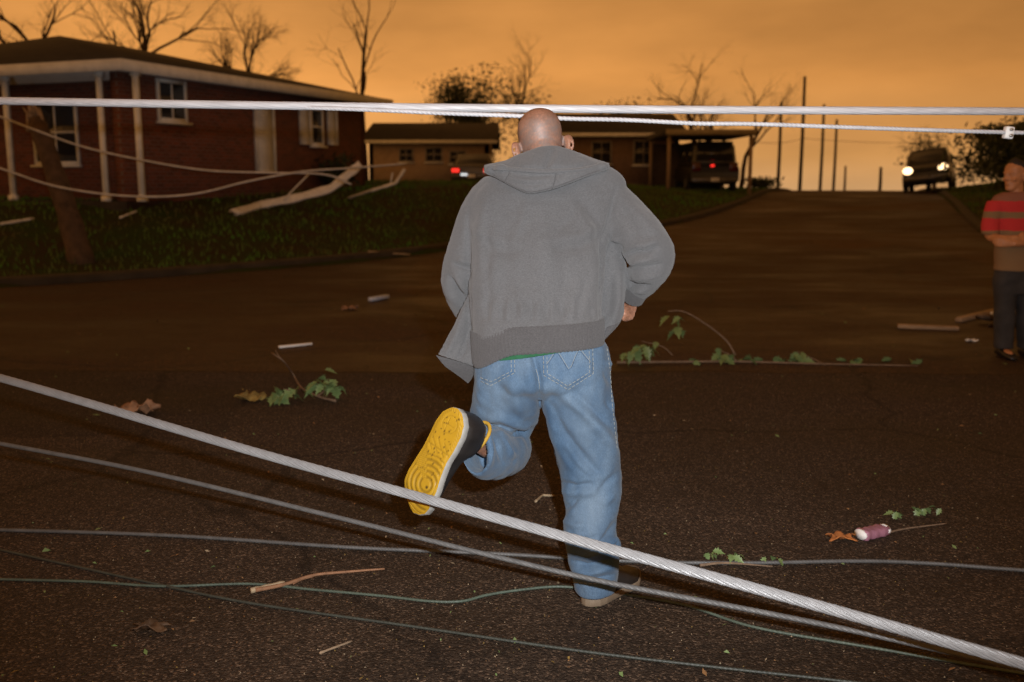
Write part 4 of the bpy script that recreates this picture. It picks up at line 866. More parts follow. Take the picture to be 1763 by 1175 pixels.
pr = pocket(np.linspace(933, 1022, 30), 586, [(933, 647), (935, 648), (977, 671), (1022, 645)]); pl = pocket(np.linspace(826, 888, 22), 592, [(826, 655), (846, 664), (888, 643)])
def stitches(pts, mat_, bvh=JB, lift=0.004, dash=5.5, gap=2.5, r=0.0010, name='stitching', parent=None):
    pts = np.array(pts, float); seg = np.hypot(*np.diff(pts, axis=0).T); cum = np.concatenate(((0,), np.cumsum(seg))); m = MB(); s = 0.0; n = 0
    g = lambda q: (np.interp(q, cum, pts[:, 0]), np.interp(q, cum, pts[:, 1]))
    while s < cum[-1]:
        P = [onto(bvh, *g(min(q, cum[-1])), lift) for q in np.linspace(s, s + dash, 4)]
        if all(p is not None for p in P) and np.ptp(np.array(P)[:, 1]) < 0.05: m.tube(P, r, 5); n += 1
        s += dash + gap
    if n: return m.build(name, mat_, parent or jeans)
for off in (0, 6):
    stitches([(935 + off, 590), (936 + off, 646 - off * 0.4), (977, 670 - off), (1020 - off, 644 - off * 0.4), (1019 - off, 590)], M_THREAD, lift=0.0050)
    stitches([(886 - off, 596), (887 - off, 642 - off * 0.4), (846, 663 - off), (828, 656 - off)], M_THREAD, lift=0.0050)
for off in (0, 3): stitches([(941, 628 + off), (958, 602 + off), (980, 638 + off), (996, 600 + off), (1016, 624 + off)], M_THREADB if off else M_THREAD, lift=0.0046, dash=30, gap=0, r=0.0008)
stitches([(1044, 600), (1050, 640), (1053, 690), (1058, 740), (1062, 775)], M_THREAD, lift=0.002);
stitches([(922, 636), (928, 655), (929, 672)], M_THREAD, lift=0.002, dash=40, gap=1); stitches([(990, 1003), (1020, 1006), (1058, 1000)], M_THREAD, lift=0.002)

# ---- shoes
LATERAL = np.array([(0, .002), (.004, .016), (.012, .026), (.03, .040), (.06, .047), (.10, .047), (.14, .048), (.18, .054), (.22, .059), (.25, .057), (.275, .047), (.295, .033), (.308, .016), (.313, .002)])
MEDIAL = np.array([(0, .002), (.004, .016), (.012, .026), (.03, .040), (.06, .047), (.10, .046), (.14, .041), (.18, .044), (.22, .051), (.25, .052), (.275, .047), (.295, .036), (.308, .019), (.313, .002)])
def shoe(O, X, Z, side, solem, midm, tread=True, name_label=None, xs_=1.0, ys_=1.0):
    """O heel on the ground plane of the shoe, X heel to toe, Z up the ankle; side +1 left foot, -1 right foot"""
    X = np.array(X, float); X /= np.linalg.norm(X); Z = np.array(Z, float); Z -= X * (X @ Z); Z /= np.linalg.norm(Z); Yv = np.cross(Z, X) * side
    T = lambda P: O + np.asarray(P)[:, :1] * X * xs_ + np.asarray(P)[:, 1:2] * Yv * ys_ + np.asarray(P)[:, 2:3] * Z
    nx, ny = 170, 61; u = 0.313 * (0.5 - 0.5 * np.cos(np.linspace(0, math.pi, nx))); lat = np.interp(u, *LATERAL.T); med = np.interp(u, *MEDIAL.T)
    # tread: rings round the ball of the foot, bars at the waist, pips at the heel
    V = []; tread_tone_dirt = []; rng = np.random.default_rng(3)
    for i in range(nx):
        for j in range(ny):
            t = j / (ny - 1); y = -med[i] + (lat[i] + med[i]) * t; x = u[i]; e = min(y + med[i], lat[i] - y, x, 0.313 - x); g = 0.0
            rr = math.hypot(x - 0.222, y + 0.012); ang = math.atan2(y + 0.012, x - 0.222)
            if tread and e > 0.006:
                if x > 0.128 and rr < 0.082 and rr > 0.012: g = 0.0026 * sstep(-0.15, 0.5, math.sin(rr / 0.0098 * 2 * math.pi * 0.5 * 1.25))
                if abs(ang - 2.35) < 0.30 and rr > 0.016 and x > 0.12: g = 0.0024 * sstep(0, 0.5, math.sin((y - x) * 900))
                if 0.098 < x < 0.132: g = 0.0018 * (abs((y * 0.9 + x) % 0.02 - 0.01) < 0.0016 or 0.118 < x < 0.1205)
                if x < 0.098 and e < 0.013: g = 0.0016 * (math.sin(x * 700 + y * 700) > 0.6)
                if x < 0.098 and e >= 0.013: g = 0.0012 * ((abs(x - 0.05) < 0.0012 and abs(y) < 0.016) or (abs(y - 0.008) < 0.0012 and 0.03 < x < 0.07) or abs(math.hypot(x - 0.048, y) - 0.024) < 0.0011)
            crown = 0.0035 * sstep(0.012, 0.0, e); toe = 0.022 * sstep(0.24, 0.313, x)
            V.append((x, y, crown + g + toe)); tread_tone_dirt.append(min(1.0, g / 0.0026 * 0.42))  # tone darkens with groove depth; dirt specks come after
    tread_tone_dirt = np.array(tread_tone_dirt)
    V0 = np.array(V)
    if tread:
        for _ in range(46):
            c = np.array((rng.uniform(0.01, 0.15) if _ < 34 else rng.uniform(0.15, 0.25), rng.uniform(-.036, .036))); r_ = rng.uniform(0.0008, 0.0028); sx = rng.uniform(0.6, 2.2)
            tread_tone_dirt = np.maximum(tread_tone_dirt, 0.95 * np.exp(-(((V0[:, 0] - c[0]) / (r_ * sx)) ** 2 + ((V0[:, 1] - c[1]) / r_) ** 2) ** 1.5))
        tread_tone_dirt = np.maximum(tread_tone_dirt, np.exp(-(np.hypot(V0[:, 0] - .226, V0[:, 1] + .020) / .0045) ** 4))
    F = [(i * ny + j, i * ny + j + 1, (i + 1) * ny + j + 1, (i + 1) * ny + j) for i in range(nx - 1) for j in range(ny - 1)]
    # upper: a loft of arched sections from the heel to the toe
    st = np.array([(0.004, .018, .075), (.012, .026, .098), (.03, .034, .118), (.06, .038, .126), (.085, .037, .128), (.105, .036, .118), (.13, .037, .102), (.16, .040, .088), (.19, .045, .075), (.22, .049, .064), (.25, .048, .056), (.275, .042, .049), (.295, .030, .041), (.306, .016, .034)])
    st[:, 2] = st[:, 2] * np.where(st[:, 0] < .12, 1.25, 1.12); S = spline(st, 60); R = []
    for x, hw, h in S:
        a = np.linspace(0, math.pi, 25); toe = 0.020 * float(sstep(0.24, 0.313, x)); l = np.interp(x, *LATERAL.T) - .003; d = np.interp(x, *MEDIAL.T) - .003
        wl_ = np.where(np.cos(a) > 0, min(l, hw * 1.15), min(d, hw * 1.15)); pw = 0.75 if x > 0.11 else 0.55
        arc = np.stack((np.full_like(a, x), np.sign(np.cos(a)) * np.abs(np.cos(a)) ** 0.8 * wl_, 0.018 + toe + (h - 0.018 - toe * 0.6) * np.abs(np.sin(a)) ** pw), -1)
        R.append(T(np.vstack((arc, [(x, -wl_[-1] * 0.5, 0.016 + toe), (x, wl_[0] * 0.5, 0.016 + toe)]))))
    mu = MB(); mu.rings(R); sh = mu.build('shoe', M_SHOE, man)
    if name_label: sh['label'] = name_label
    me = new_mesh('outsole', T(V0), F); a_ = me.attributes.new('tread_tone_dirt', 'FLOAT', 'POINT'); a_.data.foreach_set('value', tread_tone_dirt.astype(np.float32)); obj('outsole', me, solem, sh)
    # side wall of the sole
    loop = np.vstack([np.stack((u, lat, np.zeros(nx)), -1), np.stack((u, -med, np.zeros(nx)), -1)[::-1]]); toe = 0.022 * sstep(0.24, 0.313, loop[:, 0]); c0 = loop.mean(0)
    def lift(z, grow_, fr=1.0): L = loop.copy(); L[:, :2] += (L[:, :2] - np.array((np.clip(L[:, 0], 0.04, 0.26), np.zeros(len(L)))).T) * grow_; L[:, 2] = z + toe * fr; return T(L)
    m = MB(); m.rings([lift(.0036, 0), lift(.006, .03), lift(.015, .035), lift(.026, .03), lift(.029, .0), lift(.028, -.10)], cap=False); m.build('midsole', midm, sh)
    # padded collar lining, laces, side overlay
    a = np.linspace(0, 2 * math.pi, 40); P = np.stack((.060 + .040 * np.cos(a), .029 * np.sin(a), .151 + 0.004 * np.cos(2 * a) - .010 * np.cos(a)), -1); m = MB(); m.tube(T(P), .006, 10, cap=False); m.build('collar_lining', M_LINING, sh)
    for k in range(5):
        x = .125 + .018 * k; h = np.interp(x, st[:, 0], st[:, 2]); m = MB(); w = .022
        P = [(x - .004, -w, h - .012), (x, -w * .5, h - .001), (x + .004, 0, h + .003), (x + .006, w * .5, h - .001), (x + .008, w, h - .012)]; m.tube(T(spline(P, 12)), .0032, 6); m.build('lace', M_MIDSOLE, sh)
    m = MB(); P = spline([(.105, 0, .122), (.118, .02, .118), (.125, .034, .105), (.118, .045, .085)], 14); m.tube(T(P), .003, 6); m.build('lace_end', M_MIDSOLE, sh)
    return sh
shoe(at(787, 704, 2.945), (-0.43, -0.06, -0.90), (0.60, 0.72, -0.31), 1, M_SOLEY, M_MIDSOLE, True, 'raised black shoe showing its yellow treaded sole', 1.13, 1.26)
g0 = ground(1008, 1046, 0.001); g1 = ground(1106, 990, 0.0)
shoe(g0, (g1 - g0) * (1, 1, 0), (0, 0, 1), -1, M_MIDSOLE, mat('tan_rubber', (0.15, 0.11, 0.072), 0.7, 0.15, 30), False, 'black shoe with pale sole standing on the asphalt')

# ================================================================== THE BYSTANDER at the right edge
def bystander():
    Y = 8.35; c = ground(1748, 604); px = 1748; s = lambda dx: px + dx
    M2 = mat('bystander_skin', (0.46, 0.20, 0.085), 0.55, 0.15, 30, bump=0.2, bump_scale=200)
    b = MB(); hc = at(1749, 304, Y); HM2 = head_matrix(math.radians(112), math.radians(-4), 0); add_head(b, hc, HM2, 1.0)
    limb(b, [(1750, 312, Y, .052), (1750, 335, Y, .056), (1750, 350, Y, .07)], 20, 4)
    ring_loft(b, [(336, 336, 1722, 1778, Y, .06), (352, 352, 1712, 1788, Y, .09), (400, 400, 1720, 1780, Y, .09), (440, 440, 1722, 1778, Y, .09), (480, 480, 1716, 1784, Y, .09)], 4)
    RA = [(1716, 350, Y, .05), (1707, 378, Y - .02, .045), (1704, 405, Y - .04, .040), (1722, 412, Y - .16, .036), (1752, 411, Y - .20, .028)]
    LA = [(1782, 350, Y, .05), (1791, 378, Y - .02, .045), (1794, 405, Y - .04, .040), (1774, 416, Y - .17, .036), (1744, 420, Y - .22, .028)]
    for a in (RA, LA): limb(b, a, 16, 6)
    w = at(1752, 411, Y - .20); add_hand(b, w, (1, 0.1, 0), (0.1, 1, 0), (0, 0, 1), 0.95, 0.35); w = at(1744, 420, Y - .22); add_hand(b, w, (-1, 0.15, 0.1), (0, 1, 0), (0, 0, 1), 0.95, 0.35)
    for sx in (-1, 1): limb(b, [(px + sx * 16, 470, Y, .075), (px + sx * 18, 535, Y, .055), (px + sx * 20, 590, Y, .040)], 14, 5); b.ell(np.array((at(px + sx * 20, 590, Y)[0] + 0.0, Y - 0.05, c[2] + 0.05)), (.035, .11, .03), None, 8)
    V, F = fuse(b, 0.0075, 2); man2 = obj('person', new_mesh('person', V, F), M2); tag(man2, 'person in red striped shirt and dark trousers standing with folded arms at right edge', 'person')
    at_ = man2.data.attributes.new('stubble', 'FLOAT', 'POINT')
    # striped T-shirt
    m = bpy.data.materials.new('red_olive_stripes'); m.use_nodes = True; nt = m.node_tree; N = nt.nodes.new; L = nt.links.new; bs = nt.nodes['Principled BSDF']; tc = N('ShaderNodeTexCoord'); sp = N('ShaderNodeSeparateXYZ'); L(tc.outputs['Object'], sp.inputs[0])
    mr = N('ShaderNodeMapRange'); mr.inputs['From Min'].default_value = 0.85; mr.inputs['From Max'].default_value = 1.35; L(sp.outputs['Z'], mr.inputs['Value']); cr = N('ShaderNodeValToRGB'); cr.color_ramp.interpolation = 'CONSTANT'; e = cr.color_ramp.elements
    red, olive = (0.50, 0.03, 0.03, 1), (0.22, 0.13, 0.06, 1); e[0].position = 0; e[0].color = olive; e[1].position = 0.26; e[1].color = olive
    for p, c_ in ((0.36, red), (0.56, olive), (0.67, red), (0.84, (0.25, 0.10, 0.06, 1))): k = e.new(p); k.color = c_
    nz = N('ShaderNodeTexNoise'); nz.inputs['Scale'].default_value = 9; L(tc.outputs['Object'], nz.inputs['Vector']); ma = N('ShaderNodeMath'); ma.operation = 'MULTIPLY_ADD'; ma.inputs[1].default_value = 0.06; L(nz.outputs['Fac'], ma.inputs[0]); L(mr.outputs[0], ma.inputs[2]); L(ma.outputs[0], cr.inputs[0]); L(cr.outputs['Color'], bs.inputs['Base Color']); bs.inputs['Roughness'].default_value = 0.95
    q = MB(); ring_loft(q, [(331, 331, 1728, 1772, Y, .07), (342, 342, 1710, 1790, Y, .10), (370, 370, 1711, 1789, Y, .125), (410, 410, 1714, 1786, Y, .125), (450, 450, 1714, 1786, Y, .125), (466, 466, 1712, 1788, Y, .13)], 5)
    for a in (RA, LA): limb(q, [(x, y, d, r + .028) for x, y, d, r in a[:3]], 18, 6)
    V, F = fuse(q, 0.009, 3); V = lumpy(V, F, 0.004, 20, 5); obj('t_shirt', new_mesh('t_shirt', V, F), m, man2)
    q = MB(); ring_loft(q, [(452, 452, 1718, 1780, Y, .11), (480, 480, 1712, 1786, Y, .125), (505, 505, 1718, 1780, Y, .11)], 5)
    for sx in (-1, 1): ring_loft(q, [(480, 480, px + sx * 17 - 19, px + sx * 17 + 19, Y, .11), (535, 535, px + sx * 19 - 16, px + sx * 19 + 16, Y, .09), (580, 580, px + sx * 20 - 15, px + sx * 20 + 15, Y, .085), (600, 600, px + sx * 20 - 15, px + sx * 20 + 15, Y, .085)], 5)
    V, F = fuse(q, 0.010, 3); V = lumpy(V, F, 0.004, 18, 6); obj('trousers', new_mesh('trousers', V, F), mat('dark_trousers', (0.03, 0.028, 0.028), 0.9, 0.3, 8), man2)
    for sx in (-1, 1):
        x = at(px + sx * 20, 598, Y)[0]; q = MB(); R = []
        for yy, hw, h in ((0.10, .03, .08), (0.05, .042, .10), (-.02, .045, .085), (-.10, .05, .06), (-.17, .045, .045), (-.20, .025, .03)):
            a = np.linspace(0, 2 * math.pi, 16, endpoint=False); R.append(np.stack((x + hw * np.cos(a), np.full(16, Y + yy), c[2] + 0.003 + h * 0.5 * (1 + np.sin(a))), -1))
        q.rings(R); q.build('shoe', M_SHOE, man2)
    # short dark hair
    q = MB(); S = [(0.055, .070, .05, -.100), (.07, .081, .062, -.104), (.09, .078, .066, -.098), (.11, .068, .056, -.082), (.13, .046, .036, -.055), (.142, .012, .008, -.012)]; R = []
    t = np.linspace(0, 2 * math.pi, 32, endpoint=False)
    for z, hw, yf, yb in S: R.append(np.stack((hw * np.cos(t), (yf + yb) / 2 + (yf - yb) / 2 * np.sin(t), np.full(32, z) + 0.012 * np.sin(t)), -1) @ HM2.T + hc)
    q.rings(R); V, F = q.arrays(); V = lumpy(V, F, 0.003, 90, 2); obj('hair', new_mesh('hair', V, F), mat('dark_hair', (0.02, 0.013, 0.01), 0.7, 0.3, 60), man2)
bystander()

# ================================================================== VEHICLES
def vehicle(name, label, pos, heading, paint, tall=0.0, L=4.5, Wd=1.8, kind='sedan', roll=0.0, rear_lit=(), front_lit=False, added_glow_panel=False, stop=False):
    t = empty(name, pos, heading); t.rotation_euler[0] = roll; tag(t, label, 'car' if kind == 'sedan' else kind)
    hw = Wd / 2; ht = 1.0 + tall * 0.25; n = 28; a = np.linspace(0, 2 * math.pi, n, endpoint=False); sq = lambda v, p: np.sign(v) * np.abs(v) ** p
    def sect(x, w, z0, z1, p=0.35): return np.stack((np.full(n, x), w * sq(np.cos(a), p), (z0 + z1) / 2 + (z1 - z0) / 2 * sq(np.sin(a), p)), -1)
    h = L / 2; m = MB()
    if kind == 'van': rows = [(-h, .94, .40, 1.02), (-h + .06, .98, .32, 1.05), (-h * .5, 1, .26, 1.08), (h * .4, 1, .26, 1.08), (h * .8, .97, .28, 1.0), (h - .05, .92, .34, .85), (h, .85, .42, .75)]
    else: rows = [(-h, .86, .42, .84), (-h + .07, .94, .33, .93), (-h * .55, 1, .24, .96 + tall * .2), (h * .3, 1, .24, .94 + tall * .2), (h * .75, .98, .25, .86 + tall * .2), (h - .08, .93, .30, .76 + tall * .2), (h, .84, .40, .66 + tall * .15)]
    S = spline(np.array(rows), 40); m.rings([sect(r[0], r[1] * hw, r[2], r[3]) for r in S]); body_ = m.build('body', paint, t)
    roof = 1.42 + tall * .35
    if kind == 'van': cab = [(-h + .03, .90, .84), (-h + .10, .93, .86), (h * .3, .93, .86), (h * .62, .90, .70)]; roof = 1.95; xs_ = [(-h + .02, -h + .10), (h * .72, h * .45)]
    else: xs_ = [(-h * .66, -h * .38), (h * .42, h * .12)]
    zb = 0.95 + tall * .2 if kind != 'van' else 1.02; (b0, t0), (b1, t1) = xs_; wb, wt = hw * .93, hw * (.80 if kind == 'van' else .72)
    R = []
    for f in np.linspace(0, 1, 8):
        z = zb - .04 + (roof - zb + .04) * f ** 0.9; w = wb + (wt - wb) * f ** 1.3; x0 = b0 + (t0 - b0) * f; x1 = b1 + (t1 - b1) * f; k = 30; th = np.linspace(0, 2 * math.pi, k, endpoint=False)
        R.append(np.stack(((x0 + x1) / 2 + (x1 - x0) / 2 * sq(np.cos(th), .3), w * sq(np.sin(th), .3), np.full(k, z)), -1))
    m = MB(); m.rings(R); m.build('cabin', paint, t)
    def glass(nm, P):
        P = np.array(P, float); m = MB(); nn = np.cross(P[1] - P[0], P[2] - P[0]); nn /= np.linalg.norm(nn); m.add(np.vstack((P, P - nn * .02)), [(0, 1, 2, 3), (7, 6, 5, 4), (0, 4, 5, 1), (1, 5, 6, 2), (2, 6, 7, 3), (3, 7, 4, 0)]); m.build(nm, M_GLASS, t, False)
    def pane(f0, f1, front):
        (bb, tt), sgn = ((b1, t1), 1) if front else ((b0, t0), -1); P = []
        for f, sg in ((f0, -1), (f0, 1), (f1, 1), (f1, -1)):
            z = zb - .04 + (roof - zb + .04) * f ** .9; w = (wb + (wt - wb) * f ** 1.3) * .82; P.append((bb + (tt - bb) * f + sgn * .012, sg * w, z))
        return P if front else P[::-1]
    glass('windscreen', pane(.2, .86, True)); glass('rear_window', pane(.2, .86, False))
    for sd in (-1, 1):
        for fa, fb in ((.10, .48), (.53, .88)):
            P = []
            for f, q in ((.16, fa), (.16, fb), (.84, fb), (.84, fa)):
                z = zb - .04 + (roof - zb + .04) * f ** .9; w = wb + (wt - wb) * f ** 1.3 + .012; x0 = b0 + (t0 - b0) * f; x1 = b1 + (t1 - b1) * f; P.append((x0 + (x1 - x0) * q, sd * w, z))
            glass('side_window', P if sd < 0 else P[::-1])
        for x in (-h * .6, h * .62):
            m = MB(); r = .33 + tall * .04; th = np.linspace(0, 2 * math.pi, 24, endpoint=False); R = [np.stack((x + rr * np.cos(th), np.full(24, sd * yy), r + rr * np.sin(th)), -1) for rr, yy in ((r * .62, hw - .17), (r, hw - .16), (r, hw + .0), (r * .93, hw + .02), (r * .64, hw + .02), (r * .60, hw - .03))]
            m.rings(R); wh = m.build('wheel', M_RUBBER, t); m = MB(); m.rings([np.stack((x + rr * np.cos(th), np.full(24, sd * yy), r + rr * np.sin(th)), -1) for rr, yy in ((r * .60, hw - .02), (r * .52, hw + .01), (r * .12, hw - .005))]); m.build('rim', M_CHROME, wh)
        m = MB(); zl = .72 + (0.25 if kind == 'van' else tall * .12); m.box((-h - .008, sd * hw * .74, zl), (.06, hw * .34, .15 if kind != 'van' else .34)); bevel(m.build('tail_lamp', M_REDLAMP if sd in rear_lit else M_REDDIM, t, False), .015)
        m = MB(); m.ell((h - .01, sd * hw * .72, .66 + tall * .22), (.06, hw * .17 + tall * .03, .09 + tall * .06), None, 10); m.build('head_lamp', M_HEADLAMP if front_lit else M_GLASS, t)
        m = MB(); m.ell((b1 - .1, sd * (hw + .08), zb + .1), (.06, .09, .07), None, 8); m.build('mirror', paint, t)
    m = MB(); m.box((-h - .03, 0, .47), (.12, Wd * .92, .18)); bevel(m.build('bumper', M_CARGREY, t, False), .03); m = MB(); m.box((h + .03, 0, .44 + tall * .08), (.12, Wd * .92, .18)); bevel(m.build('bumper', M_CARGREY, t, False), .03)
    m = MB(); m.box((h + .015, 0, .68 + tall * .15), (.05, hw * .95, .14)); bevel(m.build('grille', M_RUBBER, t, False), .01)
    m = MB(); m.box((-h - .1, 0.0, .48), (.012, .32, .15)); m.build('number_plate', M_WHITEPAINT, t, False)
    if stop:
        m = MB(); m.box((-h - .02, 0.1, 1.02), (.05, .14, .08)); bevel(m.build('stop_lamp', M_REDLAMP, t, False), .01)
    if added_glow_panel:
        m = MB(); m.box((-h - .10, .30, .55), (.03, .28, .09)); bevel(m.build('added_plate_glow_panel', M_PLATEGLOW, t, False), .01)  # added glowing panel imitates the bright number plate; the car has no lamp here
    return t
Yc = 42.0; xc = at(815, 300, Yc)[0]
vehicle('parked_car', 'grey car seen from behind with glowing red tail lights left of the man', (xc, Yc + 2.2, terrain(xc, Yc + 2.2) - 0.02), math.radians(88), M_CARGREY, rear_lit=(-1, 1), added_glow_panel=True)
Yv = 39.5; xv = at(1228, 300, Yv)[0]
vehicle('parked_van', 'dark van under the carport with one red tail light showing', (xv, Yv + 2.0, terrain(xv, Yv + 2.0) - 0.02), math.radians(90), M_CARDARK, kind='van', L=4.6, Wd=1.95, stop=True)
Yp = 43.0; xp = at(1624, 300, Yp)[0]
vehicle('pickup', 'dark pickup facing down the road with both headlamps lit', (xp, Yp + 1.2, terrain(xp, Yp + 1.2) + 0.10), math.radians(-116), M_CARDARK, tall=1.0, L=4.9, Wd=1.9, kind='pickup', roll=math.radians(7), front_lit=True)

# ================================================================== CABLES
def strand(name, label, pts, r, lobes, lay, mat_, step=0.012, sub=4, depth=0.16, cat='cable', world_pts=None, wob=0.0):
    P = np.array(world_pts if world_pts is not None else [at(*p) for p in pts]); rr = spline(P, 400); L = np.concatenate(((0,), np.cumsum(np.linalg.norm(np.diff(rr, axis=0), axis=1))))
    k = int(L[-1] / step) + 2; q = np.linspace(0, L[-1], k); Q = np.stack([np.interp(q, L, rr[:, i]) for i in range(3)], -1)
    if wob: Q[:, 2] += wob * np.sin(q * 9.0) * np.sin(q * 2.3)
    T, A, B = frames(Q); n = lobes * sub; a = np.linspace(0, 2 * math.pi, n, endpoint=False); R = []
    prof = r * (1 - depth + depth * np.abs(np.cos(a * lobes / 2)) ** 0.7)
    for i in range(k):
        ph = a + q[i] / lay * 2 * math.pi; R.append(Q[i] + prof[:, None] * (np.cos(ph)[:, None] * A[i] + np.sin(ph)[:, None] * B[i]))
    m = MB(); m.rings(R); o = m.build(name, mat_); return tag(o, label, cat)
strand('stranded_cable', 'thick bright stranded steel cable crossing the foreground from left to lower right',
       [(-900, 430, 4.6), (-420, 540, 3.95), (0, 651, 3.45), (430, 776, 3.06), (700, 850, 2.84), (1000, 932, 2.62), (1400, 1041, 2.38), (1763, 1143, 2.2), (2100, 1236, 2.06)], 0.0145, 10, 0.30, M_STEEL, 0.010, 6, 0.24)
strand('stranded_cable', 'dull grey stranded cable hanging below the bright one, meeting it at right',
       [(-700, 640, 4.3), (-300, 708, 3.9), (0, 764, 3.6), (250, 812, 3.4), (560, 886, 3.17), (850, 958, 2.98), (1050, 1004, 2.86), (1300, 1052, 2.7), (1500, 1093, 2.56), (1763, 1152, 2.42), (2100, 1226, 2.3)], 0.0082, 8, 0.17, M_STEEL2, 0.012)
strand('overhead_cable', 'thick white cable strung level across the picture behind the man',
       [(-900, 158, 5.2), (0, 174, 4.35), (430, 181.5, 4.15), (880, 187, 4.1), (1300, 190, 4.15), (1763, 192, 4.3), (2600, 196, 5.0)], 0.0165, 10, 0.9, M_CABLE, 0.03, depth=0.09)
strand('overhead_cable', 'thin white twisted wire just below the thick white cable',
       [(-200, 171.5, 4.55), (0, 175, 4.40), (300, 180, 4.24), (480, 184, 4.15), (640, 189.5, 4.04), (760, 195, 4.0), (895, 200, 4.0), (975, 204.5, 4.0), (1080, 207, 4.0), (1200, 213, 4.02), (1300, 214, 4.04), (1500, 221, 4.1), (1763, 229, 4.2), (2400, 243, 4.6)], 0.0092, 3, 0.055, M_CABLE, 0.006, sub=6, depth=0.24)
p = at(1736, 229, 4.19); m = MB(); m.box(p, (0.036, 0.034, 0.05), 0, np.array(Matrix.Rotation(0.12, 3, 'Y'))); cl = m.build('cable_clamp', M_WHITEPAINT, smooth=False); bevel(cl, .006, 2); tag(cl, 'small white block clamp on the thin white wire at right', 'clamp')
m = MB(); m.tube([p + (0, -0.02, -0.012), p + (0, -0.03, -0.012)], 0.007, 6); m.build('bolt', M_CHROME, cl)
m = MB(); m.tube([p + (0, -0.02, 0.012), p + (0, -0.03, 0.012)], 0.007, 6); m.build('bolt', M_CHROME, cl)
def ground_wire(label, pts, r, mat_, lobes=6, lay=0.08, lift=None, name='fallen_wire'):
    W = [ground(x, y, (r if lift is None else lift) + (0 if len(z) == 0 else z[0])) for x, y, *z in pts]
    return strand(name, label, None, r, lobes, lay, mat_, 0.014, 4, 0.10, 'wire', world_pts=W)
ground_wire('grey wire lying on the asphalt behind the standing foot', [(-420, 908), (0, 916), (300, 926), (600, 946), (850, 957), (1000, 966), (1140, 972), (1300, 973), (1480, 970), (1600, 974), (1763, 986), (2150, 1015)], 0.0085, M_STEEL2)
ground_wire('thin green wire with an upward bend lying in front of the standing foot', [(-350, 990), (0, 1000), (150, 1004), (280, 1012), (430, 1008), (540, 1018), (660, 1029), (740, 1038), (795, 1038), (840, 1027), (900, 1018), (970, 1013), (1060, 1024), (1180, 1045), (1300, 1083), (1500, 1118), (1763, 1163), (2100, 1215)], 0.0055, M_GREENWIRE, 5)
ground_wire('thin dark wire running along the asphalt at the bottom', [(-300, 885), (0, 949), (250, 1004), (430, 1041), (700, 1080), (1000, 1124), (1250, 1154), (1450, 1176), (1900, 1230)], 0.0055, M_DARKWIRE, 5)
def hang(label, A, B, mid, r, mat_):
    P = spline([A, mid, B], 40); m = MB(); m.tube(P, r, 8); return tag(m.build('service_wire', mat_), label, 'wire', 'slack service wires before the brick house')
M_PALEWIRE = mat('pale_service_wire', (0.55, 0.52, 0.48), 0.6, 0.2, 10)
def hang_px(label, pts, r):
    P = spline([at(*p) for p in pts], 60); m = MB(); m.tube(P, r, 8); return tag(m.build('service_wire', M_PALEWIRE), label, 'wire')
hang_px('upper slack pale wire drooping across the brick house front', [(-60, 178, 15), (60, 224, 15.2), (150, 255, 15.4), (260, 279, 15.6), (360, 294, 15.8), (470, 298, 16), (560, 301, 16.2), (605, 318, 16.3)], 0.016)
hang_px('lower slack pale wire drooping across the lawn before the house', [(-80, 265, 14.2), (0, 290, 14.4), (100, 322, 14.6), (220, 338, 14.8), (330, 335, 15), (430, 312, 15.4), (520, 296, 15.8), (600, 290, 16.2), (700, 282, 17)], 0.016)

# ================================================================== STORM DEBRIS
LEAVES = []
def leaf_mesh(k):
    pts = [(0, 0), (.10, .05), (.22, .26), (.30, .16), (.42, .34), (.50, .16), (.62, .24), (.70, .10), (1.0, 0)]
    up = [(x, y) for x, y in pts]; V = []; F = []
    for i, (x, y) in enumerate(up):
        cz = -0.18 * x * x * (k + 0.6) * 0.7
        V += [(x, 0, cz), (x, y, cz + y * 0.35), (x, -y, cz + y * 0.35)]
    for i in range(len(up) - 1): F += [(i * 3, i * 3 + 3, i * 3 + 4, i * 3 + 1), (i * 3, i * 3 + 2, i * 3 + 5, i * 3 + 3)]
    me = new_mesh('leaf', V, F, True); me.materials.append(M_LEAF); return me
for k in range(3): LEAVES.append(leaf_mesh(k))
def add_leaf(parent, p, rng, size, droop=0.5):
    o = bpy.data.objects.new('leaf', LEAVES[rng.integers(3)]); COL.objects.link(o); o.parent = parent
    o.location = tuple(p); o.rotation_euler = (rng.uniform(-0.9, 0.9), rng.uniform(0.1, 0.5 + droop), rng.uniform(0, 6.28)); s = size * rng.uniform(0.75, 1.25); o.scale = (s, s, s); return o
def branch(label, stems, clusters, seed, size, name='fallen_branch', Yd=None, m_=None):
    rng = np.random.default_rng(seed); base = ground(*stems[0][0][:2]); t = empty(name, base); tag(t, label, 'branch')
    for i, (a, *rest) in enumerate(stems):
        pts = [a] + rest[:-1]; r = rest[-1]; P = []
        for q in pts:
            if len(q) == 2: P.append(ground(q[0], q[1], r + 0.004))
            else: P.append(at(q[0], q[1], q[2]))
        P = spline(P, 18) - base; m = MB(); m.tube(P, np.linspace(r, r * 0.45, 18), 7); m.build('stem' if i == 0 else 'twig', m_ or M_TWIG, t)
    for x, y, Y_, n, sp in clusters:
        c = at(x, y, Y_)
        for _ in range(n):
            p = c + rng.normal(0, 1, 3) * sp * (1, 0.8, 0.6); p[2] = max(p[2], terrain(p[0], p[1]) + 0.03); add_leaf(t, p - base, rng, size)
    return t
Yb = ground(1265, 625)[1]
